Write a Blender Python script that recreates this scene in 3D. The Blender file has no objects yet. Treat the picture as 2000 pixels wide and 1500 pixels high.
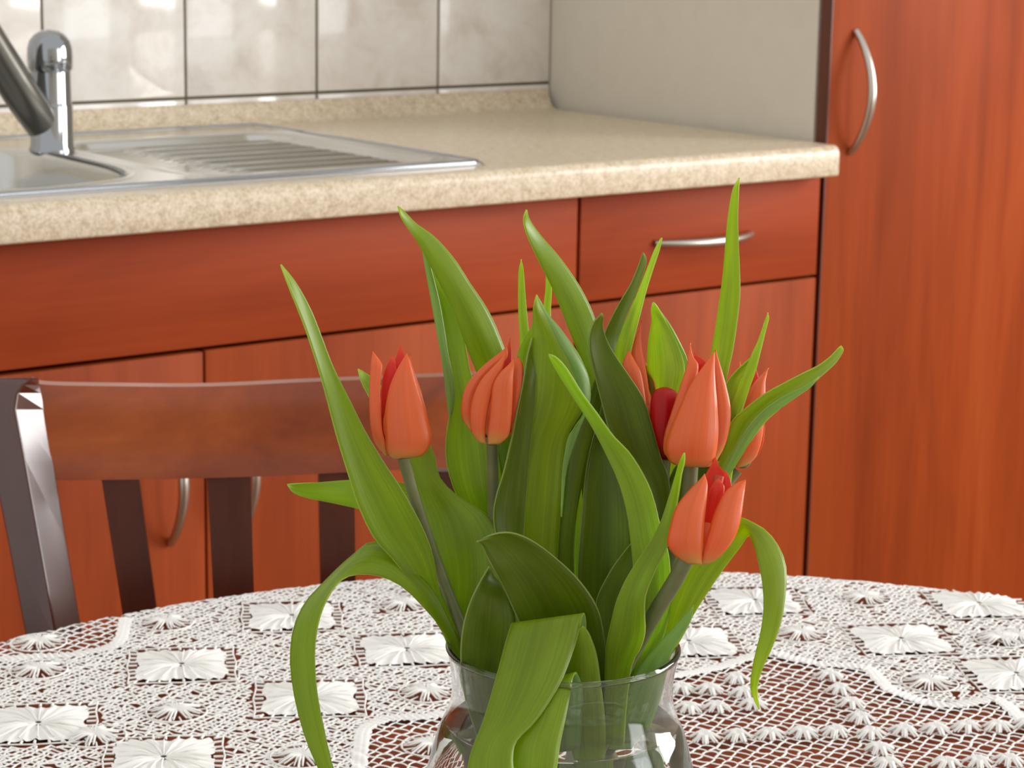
import bpy, bmesh, math, random
import numpy as np
from mathutils import Vector, Matrix

# ------------------------------------------------------------------ camera, world, lights, exposure
SC = bpy.context.scene
COL = SC.collection
CP = np.array([-2.06602, -2.02397, 1.20686])
CR = np.array([0.79200288, -0.61029224, 0.01657768])
CU = np.array([0.11324373, 0.17353527, 0.97829513])
CF = np.array([0.59992274, 0.77293524, -0.20655221])
F = 4434.0

cd = bpy.data.cameras.new('camera')
cam = bpy.data.objects.new('camera', cd)
COL.objects.link(cam)
cam.matrix_world = Matrix([[CR[i], CU[i], -CF[i], CP[i]] for i in range(3)] + [[0, 0, 0, 1]])
cd.sensor_width = 36.0
cd.lens = F / 2000 * 36
cd.clip_start = .05
cd.dof.use_dof = True
cd.dof.focus_distance = .97
cd.dof.aperture_fstop = 36
SC.camera = cam
SC.view_settings.view_transform = 'Standard'
SC.view_settings.look = 'None'
SC.view_settings.gamma = 1
SC.view_settings.use_curve_mapping = False
SC.view_settings.exposure = 0.5
SC.cycles.max_bounces = 20
SC.cycles.transmission_bounces = 20

W = bpy.data.worlds.new('world')
SC.world = W
W.use_nodes = True
bg = W.node_tree.nodes['Background']
bg.inputs[0].default_value = (1.0, .985, .955, 1)
bg.inputs[1].default_value = .58


def area(name, loc, target, sx, sy, power, col):
    l = bpy.data.lights.new(name, 'AREA')
    l.shape = 'RECTANGLE'
    l.size, l.size_y, l.energy, l.color = sx, sy, power, col
    o = bpy.data.objects.new(name, l)
    COL.objects.link(o)
    o.location = loc
    d = Vector(target) - Vector(loc)
    o.rotation_euler = d.to_track_quat('-Z', 'Y').to_euler()
    return o


# daylight through the window in the right wall, and through a second window behind the table
area('window_daylight', (1.68, -1.95, 1.55), (0.0, -1.95, 1.45), 1.5, 1.38, 64, (1.0, .99, .97))
area('window_daylight', (.75, -3.72, 1.2), (.75, 0, 1.1), 1.3, 2.1, 24, (.97, .985, 1.0))


def at(x, y, d):
    """world point seen at photograph position (x, y), d metres ahead of the lens"""
    return CP + d * (CF + CR * (x - 1000) / F - CU * (y - 750) / F)


def atz(x, y, z):
    v = CF + CR * (x - 1000) / F - CU * (y - 750) / F
    return CP + v * (z - CP[2]) / v[2]


def srgb(r, g, b):
    f = lambda c: (c / 255 / 12.92) if c <= 10 else ((c / 255 + .055) / 1.055) ** 2.4
    return (f(r), f(g), f(b), 1)


# ------------------------------------------------------------------ materials
class N:
    def __init__(s, name):
        s.m = bpy.data.materials.new(name)
        s.m.use_nodes = True
        s.t = s.m.node_tree
        s.b = s.t.nodes['Principled BSDF']

    def n(s, typ, **k):
        x = s.t.nodes.new(typ)
        for a, v in k.items():
            setattr(x, a, v)
        return x

    def l(s, a, b):
        s.t.links.new(a, b)

    def coord(s, scale=(1, 1, 1), rot=(0, 0, 0), kind='Object'):
        tc = s.n('ShaderNodeTexCoord')
        mp = s.n('ShaderNodeMapping')
        mp.inputs['Scale'].default_value = scale
        mp.inputs['Rotation'].default_value = rot
        s.l(tc.outputs[kind], mp.inputs[0])
        return mp.outputs[0]

    def noise(s, vec, scale, detail=4, rough=.55, dist=0):
        x = s.n('ShaderNodeTexNoise')
        x.inputs['Scale'].default_value = scale
        x.inputs['Detail'].default_value = detail
        x.inputs['Roughness'].default_value = rough
        x.inputs['Distortion'].default_value = dist
        s.l(vec, x.inputs['Vector'])
        return x.outputs['Fac']

    def ramp(s, fac, stops):
        r = s.n('ShaderNodeValToRGB')
        e = r.color_ramp.elements
        while len(e) < len(stops):
            e.new(.5)
        for i, (p, c) in enumerate(stops):
            e[i].position = p
            e[i].color = c
        s.l(fac, r.inputs[0])
        return r.outputs[0]

    def math(s, op, a, b=None, clamp=False):
        m = s.n('ShaderNodeMath', operation=op)
        m.use_clamp = clamp
        for i, v in enumerate((a, b)):
            if v is None:
                continue
            if isinstance(v, (int, float)):
                m.inputs[i].default_value = v
            else:
                s.l(v, m.inputs[i])
        return m.outputs[0]

    def mix(s, fac, a, b, blend='MIX'):
        m = s.n('ShaderNodeMix', data_type='RGBA', blend_type=blend)
        for i, v in ((0, fac), (6, a), (7, b)):
            if isinstance(v, (int, float)):
                m.inputs[i].default_value = v
            elif isinstance(v, tuple):
                m.inputs[i].default_value = v
            else:
                s.l(v, m.inputs[i])
        return m.outputs[2]

    def bump(s, h, strength=.2, dist=.001):
        b = s.n('ShaderNodeBump')
        b.inputs['Strength'].default_value = strength
        b.inputs['Distance'].default_value = dist
        s.l(h, b.inputs['Height'])
        s.l(b.outputs[0], s.b.inputs['Normal'])
        return b.outputs[0]

    def set(s, **k):
        for a, v in k.items():
            s.b.inputs[a.replace('_', ' ')].default_value = v
        return s


def plain(name, col, rough=.5, metal=0, **k):
    m = N(name)
    m.set(Base_Color=col, Roughness=rough, Metallic=metal, **k)
    v = m.coord()
    f = m.noise(v, 30, 3)
    m.l(m.ramp(f, [(0, tuple(c * .94 for c in col[:3]) + (1,)), (1, tuple(min(1, c * 1.05) for c in col[:3]) + (1,))]), m.b.inputs['Base Color'])
    return m.m


def wood(name, c0, c1, c2, axis, rough=.3, scale=1.0, spec=.5, coat=0.0, big=.5):
    m = N(name)
    st = [16, 16, 16]
    st[axis] = 1.1
    v = m.coord(tuple(a * scale for a in st))
    f1 = m.noise(v, 1.0, 5, .6, .6)
    st2 = [2.6, 2.6, 2.6]
    st2[axis] = .8
    f2 = m.noise(m.coord(tuple(a * scale for a in st2)), 1.5, 3, .5, 1.5)
    st3 = [160, 160, 160]
    st3[axis] = 5
    f3 = m.noise(m.coord(tuple(a * scale for a in st3)), 1.0, 2, .6)
    f = m.math('ADD', m.math('MULTIPLY', f1, .52), m.math('MULTIPLY', f2, big))
    f = m.math('ADD', f, m.math('MULTIPLY', m.math('SUBTRACT', f3, .5), .10))
    m.l(m.ramp(f, [(.34, c0), (.52, c1), (.72, c2)]), m.b.inputs['Base Color'])
    m.set(Roughness=rough)
    m.b.inputs['Specular IOR Level'].default_value = spec
    m.b.inputs['Coat Weight'].default_value = coat
    m.b.inputs['Coat Roughness'].default_value = .12
    m.bump(f3, .05, .0005)
    return m.m


CH0, CH1, CH2 = srgb(126, 50, 17), srgb(153, 65, 25), srgb(170, 80, 36)
M = {}
M['cherry_v'] = wood('cherry laminate, upright grain', CH0, CH1, CH2, 2, .5, 1.0, .12)
M['cherry_h'] = wood('cherry laminate, level grain', srgb(124, 48, 19), srgb(151, 61, 27), srgb(168, 76, 38), 0, .5, 1.0, .12)
M['cherry_edge'] = wood('dark cherry edge band', srgb(84, 36, 16), srgb(98, 42, 18), srgb(110, 50, 24), 2, .45)  # door's side edge made darker, its shade is put into the tone
M['carcass'] = plain('pale beige cabinet board', srgb(222, 216, 202), .5)
M['dark'] = plain('dark cabinet gap', srgb(40, 14, 8), .7)
M['chair'] = wood('dark stained chair wood', srgb(66, 24, 10), srgb(84, 32, 14), srgb(104, 44, 20), 2, .3, 1.5, .35, .12, .35)
M['rail'] = wood('stained beech rail', srgb(120, 48, 16), srgb(152, 68, 24), srgb(182, 96, 40), 0, .3, 1.2, .5, .2, .4)
M['post'] = wood('lacquered dark chair wood', srgb(66, 24, 10), srgb(84, 32, 14), srgb(104, 44, 20), 2, .22, 1.5, .6, .9, .35)
M['table'] = wood('red brown table wood', srgb(124, 54, 20), srgb(144, 66, 26), srgb(160, 78, 34), 0, .6, 1.0, .2)
M['steel'] = plain('brushed satin handle metal', srgb(205, 200, 192), .32, 1)
M['floor'] = wood('oak floor', srgb(120, 84, 56), srgb(140, 100, 68), srgb(156, 114, 80), 0, .5, .6)
M['plaster'] = plain('warm white plaster', srgb(225, 220, 208), .9)
M['frame'] = plain('white window frame', srgb(235, 235, 230), .4)
M['grout'] = plain('olive grey grout', srgb(104, 96, 78), .9)
M['lace'] = plain('white cotton thread', srgb(250, 249, 246), .8)
M['lace'].node_tree.nodes['Principled BSDF'].inputs['Sheen Weight'].default_value = .2

# speckled worktop
m = N('speckled beige worktop')
f1 = m.noise(m.coord(), 330, 2, .6)
f2 = m.noise(m.coord(), 90, 3, .6)
f = m.math('ADD', m.math('MULTIPLY', f1, .6), m.math('MULTIPLY', f2, .4))
m.l(m.ramp(f, [(.34, srgb(176, 156, 128)), (.5, srgb(208, 192, 166)), (.66, srgb(228, 216, 196))]), m.b.inputs['Base Color'])
m.set(Roughness=.3)
m.bump(f1, .12, .0006)
M['worktop'] = m.m

# marbled tile
m = N('marbled greige tile glaze')
f1 = m.noise(m.coord(), 14, 8, .66, .5)
f2 = m.noise(m.coord(), 2.2, 3, .5, .6)
c = m.ramp(f1, [(.34, srgb(214, 206, 198)), (.5, srgb(230, 226, 220)), (.62, srgb(235, 233, 229))])
c = m.mix(m.math('MULTIPLY', m.math('SUBTRACT', f2, .35), .8, True), c, srgb(216, 202, 192))
m.l(c, m.b.inputs['Base Color'])
m.set(Roughness=.09)
m.bump(f1, .02, .001)
M['tile'] = m.m

# stainless steel of the sink
m = N('stainless sink steel')
m.set(Base_Color=srgb(206, 206, 202), Metallic=1, Roughness=.17)
m.bump(m.noise(m.coord((4, 300, 4)), 1, 2), .04, .0004)
M['inox'] = m.m
m = N('polished chrome')
m.set(Base_Color=srgb(164, 168, 174), Metallic=1, Roughness=.07)
M['chrome'] = m.m
m = N('grey satin spout')
m.set(Base_Color=srgb(112, 110, 104), Metallic=.85, Roughness=.3)
M['spout'] = m.m

m = N('clear glass')
m.set(Base_Color=(1, 1, 1, 1), Roughness=0, IOR=1.47)
m.b.inputs['Transmission Weight'].default_value = 1
M['glass'] = m.m
m = N('window glass')
m.set(Base_Color=(1, 1, 1, 1), Roughness=0, IOR=1.45)
m.b.inputs['Transmission Weight'].default_value = 1
M['pane'] = m.m
m = N('vase water')
m.set(Base_Color=(.97, 1, .97, 1), Roughness=0, IOR=1.333)
m.b.inputs['Transmission Weight'].default_value = 1
M['water'] = m.m


def leafmat(name, c_dark, c_mid, c_light, margin, trans, tcol, rough=.42, spec=.4):
    m = N(name)
    uv = m.coord((1, 1, 1), kind='UV')
    sep = m.n('ShaderNodeSeparateXYZ')
    m.l(uv, sep.inputs[0])
    veins = m.noise(m.coord((26, 1.2, 1), kind='UV'), 1.0, 3, .6, .2)
    big = m.noise(m.coord((2.2, 2.5, 1), kind='UV'), 1.3, 2, .5)
    f = m.math('ADD', m.math('MULTIPLY', veins, .55), m.math('MULTIPLY', big, .45))
    c = m.ramp(f, [(.30, c_dark), (.5, c_mid), (.70, c_light)])
    e = m.math('ABSOLUTE', m.math('SUBTRACT', sep.outputs[0], .5))
    e = m.math('MULTIPLY', m.math('SUBTRACT', e, .487), 90, True)
    tip = m.math('MULTIPLY', m.math('SUBTRACT', sep.outputs[1], .93), 13, True)
    e = m.math('MULTIPLY', m.math('MAXIMUM', e, tip), .45)
    c = m.mix(e, c, margin)
    m.l(c, m.b.inputs['Base Color'])
    m.set(Roughness=rough)
    m.b.inputs['Specular IOR Level'].default_value = spec
    nb = m.bump(veins, .12, .0005)
    tr = m.n('ShaderNodeBsdfTranslucent')
    m.l(m.mix(1.0, c, tcol, 'MULTIPLY'), tr.inputs[0])
    ms = m.n('ShaderNodeMixShader')
    ms.inputs[0].default_value = trans
    m.l(m.b.outputs[0], ms.inputs[1])
    m.l(tr.outputs[0], ms.inputs[2])
    m.l(ms.outputs[0], m.t.nodes['Material Output'].inputs[0])
    return m.m


MARG = srgb(196, 208, 136)
M['leaf'] = leafmat('tulip leaf upper side', srgb(122, 142, 20), srgb(136, 158, 26), srgb(152, 172, 42), MARG, .5, (2.6, 2.4, .5, 1), .36, .6)
M['leaf_dark'] = leafmat('mature deep green tulip leaf', srgb(80, 98, 6), srgb(94, 114, 10), srgb(110, 130, 24), MARG, .3, (2.4, 2.2, .5, 1), .38, .5)  # deep leaf green, darkened further for the shade inside the bunch
M['leaf_blue'] = leafmat('tulip leaf glaucous side', srgb(116, 148, 78), srgb(132, 162, 94), srgb(152, 178, 116), MARG, .4, (2.2, 2.3, .7, 1), .36, .6)
M['leaf_pale'] = leafmat('young pale tulip leaf', srgb(146, 172, 50), srgb(166, 190, 66), srgb(186, 204, 90), MARG, .5, (2.0, 2.0, .9, 1))


def petalmat(name, base, mid, tip, edge, tcol, trans=.4, rough=.38):
    m = N(name)
    uv = m.coord(kind='UV')
    sep = m.n('ShaderNodeSeparateXYZ')
    m.l(uv, sep.inputs[0])
    streak = m.noise(m.coord((20, .9, 1), kind='UV'), 1.0, 3, .6, .15)
    c = m.ramp(sep.outputs[1], [(.02, base), (.2, mid), (.72, mid), (1, tip)])
    c = m.mix(m.math('MULTIPLY', m.math('SUBTRACT', streak, .35), 1.1, True), c, edge)
    e = m.math('ABSOLUTE', m.math('SUBTRACT', sep.outputs[0], .5))
    e = m.math('MULTIPLY', m.math('SUBTRACT', e, .40), 4, True)
    c = m.mix(e, c, tip)
    m.l(c, m.b.inputs['Base Color'])
    m.set(Roughness=rough)
    m.bump(streak, .2, .0006)
    tr = m.n('ShaderNodeBsdfTranslucent')
    m.l(m.mix(1.0, c, tcol, 'MULTIPLY'), tr.inputs[0])
    ms = m.n('ShaderNodeMixShader')
    ms.inputs[0].default_value = trans
    m.l(m.b.outputs[0], ms.inputs[1])
    m.l(tr.outputs[0], ms.inputs[2])
    m.l(ms.outputs[0], m.t.nodes['Material Output'].inputs[0])
    return m.m


M['petal'] = petalmat('orange tulip petal, outside', srgb(220, 176, 84), srgb(238, 112, 54), srgb(246, 112, 20), srgb(236, 134, 96), (1.3, 1.0, .5, 1), .24)
M['petal_in'] = petalmat('orange tulip petal, inside', srgb(180, 70, 24), srgb(224, 50, 18), srgb(240, 96, 22), srgb(206, 30, 14), (1.4, .9, .5, 1), .3)
M['petal_red'] = petalmat('red tulip petal', srgb(120, 10, 14), srgb(200, 12, 24), srgb(214, 22, 40), srgb(170, 6, 20), (1.6, .4, .4, 1))
m = N('tulip stem skin')
st = m.noise(m.coord(), 40, 3)
m.l(m.ramp(st, [(.3, srgb(92, 100, 56)), (.7, srgb(126, 128, 86))]), m.b.inputs['Base Color'])
m.set(Roughness=.45)
M['stem'] = m.m
m = N('stamen')
m.set(Base_Color=srgb(190, 70, 50), Roughness=.6)
M['stamen'] = m.m

# ------------------------------------------------------------------ object helpers
ORG = {}


def tag(o, label=None, cat=None, group=None, kind=None):
    for k, v in (('label', label), ('category', cat), ('group', group), ('kind', kind)):
        if v:
            o[k] = v
    return o


def empty(name, loc, label, cat, group=None):
    o = bpy.data.objects.new(name, None)
    COL.objects.link(o)
    o.empty_display_size = .05
    o.location = loc
    ORG[o.name] = np.array(loc, float)
    return tag(o, label, cat, group)


def origin(o):
    return ORG.get(o.name, np.zeros(3))


def mk(name, verts, faces, mat, parent=None, loc=None, smooth=True, uv=None, mats=None, flat_angle=None):
    """one mesh object; verts in world coordinates. loc = own origin (top level) """
    base = origin(parent) if parent else np.array(loc if loc is not None else (0, 0, 0), float)
    me = bpy.data.meshes.new(name)
    V = np.asarray(verts, float).reshape(-1, 3) - base
    me.from_pydata(V.tolist(), [], [tuple(map(int, f)) for f in faces])
    for mm in ([mat] + (mats or [])):
        me.materials.append(M[mm])
    if smooth:
        me.polygons.foreach_set('use_smooth', [True] * len(me.polygons))
        if flat_angle:
            me.set_sharp_from_angle(angle=math.radians(flat_angle))
    if uv is not None:
        ul = me.uv_layers.new(name='UVMap')
        idx = np.zeros(len(me.loops), dtype=np.int32)
        me.loops.foreach_get('vertex_index', idx)
        ul.data.foreach_set('uv', np.asarray(uv, float)[idx].ravel())
    me.update()
    o = bpy.data.objects.new(name, me)
    COL.objects.link(o)
    if parent:
        o.parent = parent
    else:
        o.location = base
    ORG[o.name] = base
    return o


def fast_mesh(name, V, Q, mat, parent):
    V = np.asarray(V, np.float32) - origin(parent).astype(np.float32)
    me = bpy.data.meshes.new(name)
    me.vertices.add(len(V))
    me.vertices.foreach_set('co', V.ravel())
    me.loops.add(len(Q) * 4)
    me.loops.foreach_set('vertex_index', Q.astype(np.int32).ravel())
    me.polygons.add(len(Q))
    me.polygons.foreach_set('loop_start', np.arange(len(Q), dtype=np.int32) * 4)
    me.polygons.foreach_set('use_smooth', np.ones(len(Q), bool))
    me.update(calc_edges=True)
    me.materials.append(M[mat])
    o = bpy.data.objects.new(name, me)
    COL.objects.link(o)
    o.parent = parent
    ORG[o.name] = origin(parent)
    return o


class MB:
    def __init__(s):
        s.v, s.f = [], []

    def add(s, v, f):
        n = len(s.v)
        s.v += [tuple(map(float, p)) for p in v]
        s.f += [tuple(i + n for i in q) for q in f]
        return s

    def box(s, x0, x1, y0, y1, z0, z1, bev=0.0, R=None, O=None):
        bm = bmesh.new()
        bmesh.ops.create_cube(bm, size=1)
        for v in bm.verts:
            v.co = Vector(((x0 + x1) / 2 + v.co.x * (x1 - x0), (y0 + y1) / 2 + v.co.y * (y1 - y0), (z0 + z1) / 2 + v.co.z * (z1 - z0)))
        if bev:
            bmesh.ops.bevel(bm, geom=bm.edges[:], offset=bev, segments=2, affect='EDGES', profile=.5)
        bm.verts.index_update()
        V = [v.co[:] for v in bm.verts]
        if R is not None:
            V = [tuple(np.array(O) + R @ np.array(p)) for p in V]
        s.add(V, [[v.index for v in f.verts] for f in bm.faces])
        bm.free()
        return s

    def tube(s, pts, rad, n=10, sx=1.0, up=None, cap=True):
        P = np.array(pts, float)
        k = len(P)
        r = np.broadcast_to(np.array(rad, float), (k,)) if np.ndim(rad) < 2 else rad
        T = np.gradient(P, axis=0)
        T /= np.linalg.norm(T, axis=1)[:, None]
        u = np.array(up if up is not None else ((0, 0, 1) if abs(T[0][2]) < .9 else (1, 0, 0)), float)
        V = []
        for i in range(k):
            a = u - T[i] * (u @ T[i])
            a /= np.linalg.norm(a)
            u = a if up is None else u
            b = np.cross(T[i], a)
            for j in range(n):
                t = 2 * math.pi * j / n
                V.append(P[i] + r[i] * (a * math.cos(t) * sx + b * math.sin(t)))
        Fc = [(i * n + j, i * n + (j + 1) % n, (i + 1) * n + (j + 1) % n, (i + 1) * n + j) for i in range(k - 1) for j in range(n)]
        if cap:
            Fc += [tuple(range(n))[::-1], tuple(range((k - 1) * n, k * n))]
        return s.add(V, Fc)

    def lathe(s, prof, c, n=48, close=False):
        V = []
        for (r, z) in prof:
            for j in range(n):
                t = 2 * math.pi * j / n
                V.append((c[0] + r * math.cos(t), c[1] + r * math.sin(t), c[2] + z))
        k = len(prof)
        Fc = []
        for i in range(k - 1 + (1 if close else 0)):
            i2 = (i + 1) % k
            Fc += [(i * n + j, i * n + (j + 1) % n, i2 * n + (j + 1) % n, i2 * n + j) for j in range(n)]
        return s.add(V, Fc)

    def build(s, name, mat, parent=None, loc=None, smooth=True, ang=35, **k):
        return mk(name, s.v, s.f, mat, parent, loc, smooth, flat_angle=ang, **k)


def cr(P, n):
    """Catmull-Rom resampling of the rows of P to n rows"""
    P = np.array(P, float)
    k = len(P)
    Q = np.vstack([2 * P[0] - P[1], P, 2 * P[-1] - P[-2]])
    out = []
    for t in np.linspace(0, k - 1, n):
        i = min(int(t), k - 2)
        u = t - i
        a, b, c, d = Q[i], Q[i + 1], Q[i + 2], Q[i + 3]
        out.append(.5 * (2 * b + (c - a) * u + (2 * a - 5 * b + 4 * c - d) * u * u + (3 * b - a - 3 * c + d) * u ** 3))
    return np.array(out)


# ------------------------------------------------------------------ setting
TOPZ, TABZ, WY = .92, .72, .56
fl = mk('floor', [(-4, -4, 0), (1.7, -4, 0), (1.7, WY + .02, 0), (-4, WY + .02, 0), (-4, -4, -.05), (1.7, -4, -.05), (1.7, WY + .02, -.05), (-4, WY + .02, -.05)],
        [(0, 1, 2, 3), (7, 6, 5, 4), (0, 4, 5, 1), (1, 5, 6, 2), (2, 6, 7, 3), (3, 7, 4, 0)], 'floor', smooth=False)
tag(fl, kind='structure')
wb = MB().box(-4, 1.7, WY + .008, WY + .1, 0, 2.5).build('wall_back', 'plaster')
tag(wb, kind='structure')
gr = MB().box(-2.25, 0, WY + .0035, WY + .009, .93, 1.47).build('grout_bed', 'grout', wb)
rnd = random.Random(4)
tw = .2
rows = [(.9265, .9535), (.9573, 1.2035), (1.2073, 1.4535)]
for k in range(11):
    for (z0, z1) in rows:
        x1, x0 = -k * tw - .0019, -(k + 1) * tw + .0019
        dy = rnd.uniform(-.0004, .0004)
        MB().box(x0, x1, WY + dy, WY + .006, z0, z1, .0014).build('tile', 'tile', wb)
# right wall with its window
wr = MB()
wy0, wy1, wz0, wz1 = -2.75, -1.15, .84, 2.26
wr.box(1.7, 1.9, -4, wy0, 0, 2.5).box(1.7, 1.9, wy1, WY + .1, 0, 2.5).box(1.7, 1.9, wy0, wy1, 0, wz0).box(1.7, 1.9, wy0, wy1, wz1, 2.5)
wr = tag(wr.build('wall_right', 'plaster'), kind='structure')
wi = MB()
for a in (wy0, (wy0 + wy1) / 2 - .03, wy1 - .06):
    wi.box(1.72, 1.77, a, a + .06, wz0, wz1, .004)
for b in (wz0, wz1 - .06):
    wi.box(1.721, 1.769, wy0 + .01, wy1 - .01, b, b + .06, .004)
wi = tag(wi.build('window_1', 'frame'), kind='structure')
for a in (wy0 + .06, (wy0 + wy1) / 2 + .03):
    MB().box(1.742, 1.746, a, a + (wy1 - wy0) / 2 - .09, wz0 + .06, wz1 - .06).build('pane', 'pane', wi)
MB().box(1.52, 1.72, wy0 - .05, wy1 + .05, wz0 - .03, wz0, .004).build('window_sill', 'frame', wi)


# front wall behind the camera, with a glazed balcony door
wf = MB()
gx0, gx1 = .05, 1.45
wf.box(-4, gx0, -4, -3.8, 0, 2.5).box(gx1, 1.7, -4, -3.8, 0, 2.5).box(gx0, gx1, -4, -3.8, 2.3, 2.5)
wf = tag(wf.build('wall_front', 'plaster'), kind='structure')
dg = MB()
for a in (gx0, gx0 + .67, gx1 - .06):
    dg.box(a, a + .06, -3.86, -3.81, .0, 2.3, .004)
for b in (.0, 2.24):
    dg.box(gx0 + .01, gx1 - .01, -3.859, -3.811, b, b + .06, .004)
dg = tag(dg.build('door_1', 'frame'), kind='structure')
for a in (gx0 + .06, gx0 + .73):
    MB().box(a, a + .60, -3.842, -3.838, .06, 2.24).build('pane', 'pane', dg)


# ------------------------------------------------------------------ kitchen units
def arc_handle(parent, ends, bow, name='handle'):
    A, B = np.array(ends[0], float), np.array(ends[1], float)
    n = 17
    P = []
    for i in range(n):
        t = i / (n - 1)
        s_ = math.sin(math.pi * t) ** .8
        P.append(A + (B - A) * t + np.array((0, -bow * s_, 0)))
    rad = [.0060 - .0016 * abs(2 * i / (n - 1) - 1) for i in range(n)]
    mb = MB().tube(P, rad, 12, sx=1.0)
    return mb.build(name, 'steel', parent)


# tall larder unit
tc = empty('tall_cabinet', (.3, .28, 0), 'tall cherry red kitchen cabinet at the right end of the worktop, beige side panel', 'cabinet')
MB().box(.0005, .018, .024, WY + .003, .1, 2.15).build('side_panel', 'carcass', tc)['label'] = 'pale beige side panel'
MB().box(.018, .6, .024, WY, .1, 2.15).build('body', 'carcass', tc)
MB().box(.0, .6, .06, WY, .0, .099).build('plinth', 'cherry_h', tc)
dr = MB().box(.003, .597, .001, .019, .105, 2.145, .001).build('door', 'cherry_v', tc)
MB().box(.0012, .0032, .001, .0195, .105, 2.145).build('edge_band', 'cherry_edge', dr)
arc_handle(dr, [(.043, -.001, 1.058), (.043, -.001, .905)], .033)

# drawer unit
dc = empty('drawer_cabinet', (-.2, .28, 0), 'narrow cherry base cabinet with one drawer, beside the tall cabinet', 'cabinet')
MB().box(-.398, -.0005, .022, WY - .02, .1, TOPZ - .0385).build('body', 'dark', dc)
MB().box(-.399, -.001, .06, WY - .03, .0, .099).build('plinth', 'cherry_h', dc)
d1 = MB().box(-.397, -.0065, .001, .019, .752, .876, .001).build('drawer', 'cherry_h', dc)
arc_handle(d1, [(-.282, -.001, .8135), (-.125, -.001, .8135)], .028)
d2 = MB().box(-.397, -.0065, .001, .019, .105, .748, .001).build('door', 'cherry_v', dc)
arc_handle(d2, [(-.355, -.001, .70), (-.355, -.001, .56)], .028)

# sink unit
sc_ = empty('sink_cabinet', (-.9, .28, 0), 'wide cherry base cabinet under the sink with two doors, behind the chair', 'cabinet')
MB().box(-1.4, -.4, .022, WY - .02, .1, .74).build('body', 'dark', sc_)
MB().box(-1.4, -.4, .06, WY - .03, .0, .099).build('plinth', 'cherry_h', sc_)
MB().box(-1.398, -.402, .001, .019, .752, .876, .001).build('front_panel', 'cherry_h', sc_)
da = MB().box(-1.397, -.9015, .001, .019, .105, .747, .001).build('door', 'cherry_v', sc_)
arc_handle(da, [(-.944, -.001, .685), (-.944, -.001, .548)], .03)
db = MB().box(-.8985, -.403, .001, .019, .105, .748, .001).build('door', 'cherry_v', sc_)
arc_handle(db, [(-.858, -.001, .685), (-.858, -.001, .548)], .03)
cc = empty('corner_cabinet', (-1.7, .28, 0), 'cherry base cabinet standing left of the wide cabinet under the sink', 'cabinet')
MB().box(-2.2, -1.402, .022, WY - .02, .1, .74).build('body', 'dark', cc)
MB().box(-2.2, -1.403, .001, .019, .752, .876, .001).build('front_panel', 'cherry_h', cc)
MB().box(-2.2, -1.403, .001, .019, .105, .748, .001).build('door', 'cherry_v', cc)

# worktop: postformed front, coved upstand at the wall, hole for the sink
def arcp(cy, cz, r, a0, a1, n):
    return [(cy + r * math.cos(math.radians(a)), cz + r * math.sin(math.radians(a))) for a in np.linspace(a0, a1, n)]


wt = MB()
th, X0, X1 = .0385, -2.2, -.0125
YF, YB = -.036, WY - .0005
front = arcp(YF + .004, TOPZ - th + .004, .004, 270, 180, 4) + arcp(YF + .011, TOPZ - .011, .011, 180, 90, 7)
back = arcp(YB - .034, TOPZ + .020, .020, 270, 348, 7) + arcp(YB - .006, TOPZ + .0235, .0045, 170, 60, 4)[:3] + [(YB, TOPZ + .0272), (YB, TOPZ - th)]
HX0, HX1, HY0, HY1 = -1.30, -.55, .03, .47
def extr(prof, xa, xb, capa, capb):
    n = len(prof)
    V = [(xa, y, z) for y, z in prof] + [(xb, y, z) for y, z in prof]
    Fc = [(i, (i + 1) % n, n + (i + 1) % n, n + i) for i in range(n)]
    if capa: Fc.append(tuple(range(n))[::-1])
    if capb: Fc.append(tuple(range(n, 2 * n)))
    wt.add(V, Fc)
extr(front + back, HX1, X1, True, True)
extr(front + back, X0, HX0, True, True)
extr(front + [(HY0, TOPZ), (HY0, TOPZ - th)], HX0, HX1, True, True)
extr([(HY1, TOPZ - th), (HY1, TOPZ)] + back, HX0, HX1, True, True)
wt = wt.build('worktop', 'worktop', None, (-1.1, .26, TOPZ), ang=25)
tag(wt, 'long speckled beige worktop with a rounded front edge and upstand along the tiles', 'worktop')
# short end of worktop standing out past the tall cabinet's edge
# ------------------------------------------------------------------ sink
sk = empty('kitchen_sink', (-.95, .25, TOPZ), 'stainless steel sink with round bowl and ribbed drainboard set in the worktop', 'sink')
bc = np.array((-1.10, .232))
def squircle(r, t, n=3.2):
    c, s_ = math.cos(t), math.sin(t)
    k = (abs(c) ** n + abs(s_) ** n) ** (-1 / n)
    return r * k * c, r * k * s_
sx0, sx1, sy0, sy1 = -1.36, -.53, .008, .502
nx, ny = 220, 210
xs, ys = np.linspace(sx0, sx1, nx), np.linspace(sy0, sy1, ny)
XX, YY = np.meshgrid(xs, ys, indexing='ij')
def sstep(a, b, x):
    t = np.clip((x - a) / (b - a), 0, 1)
    return t * t * (3 - 2 * t)
edge = np.minimum.reduce([XX - sx0, sx1 - XX, YY - sy0, sy1 - YY])
H = .0048 * sstep(0, .005, edge) - .0005 - .0012 * sstep(.008, .016, edge)
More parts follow.
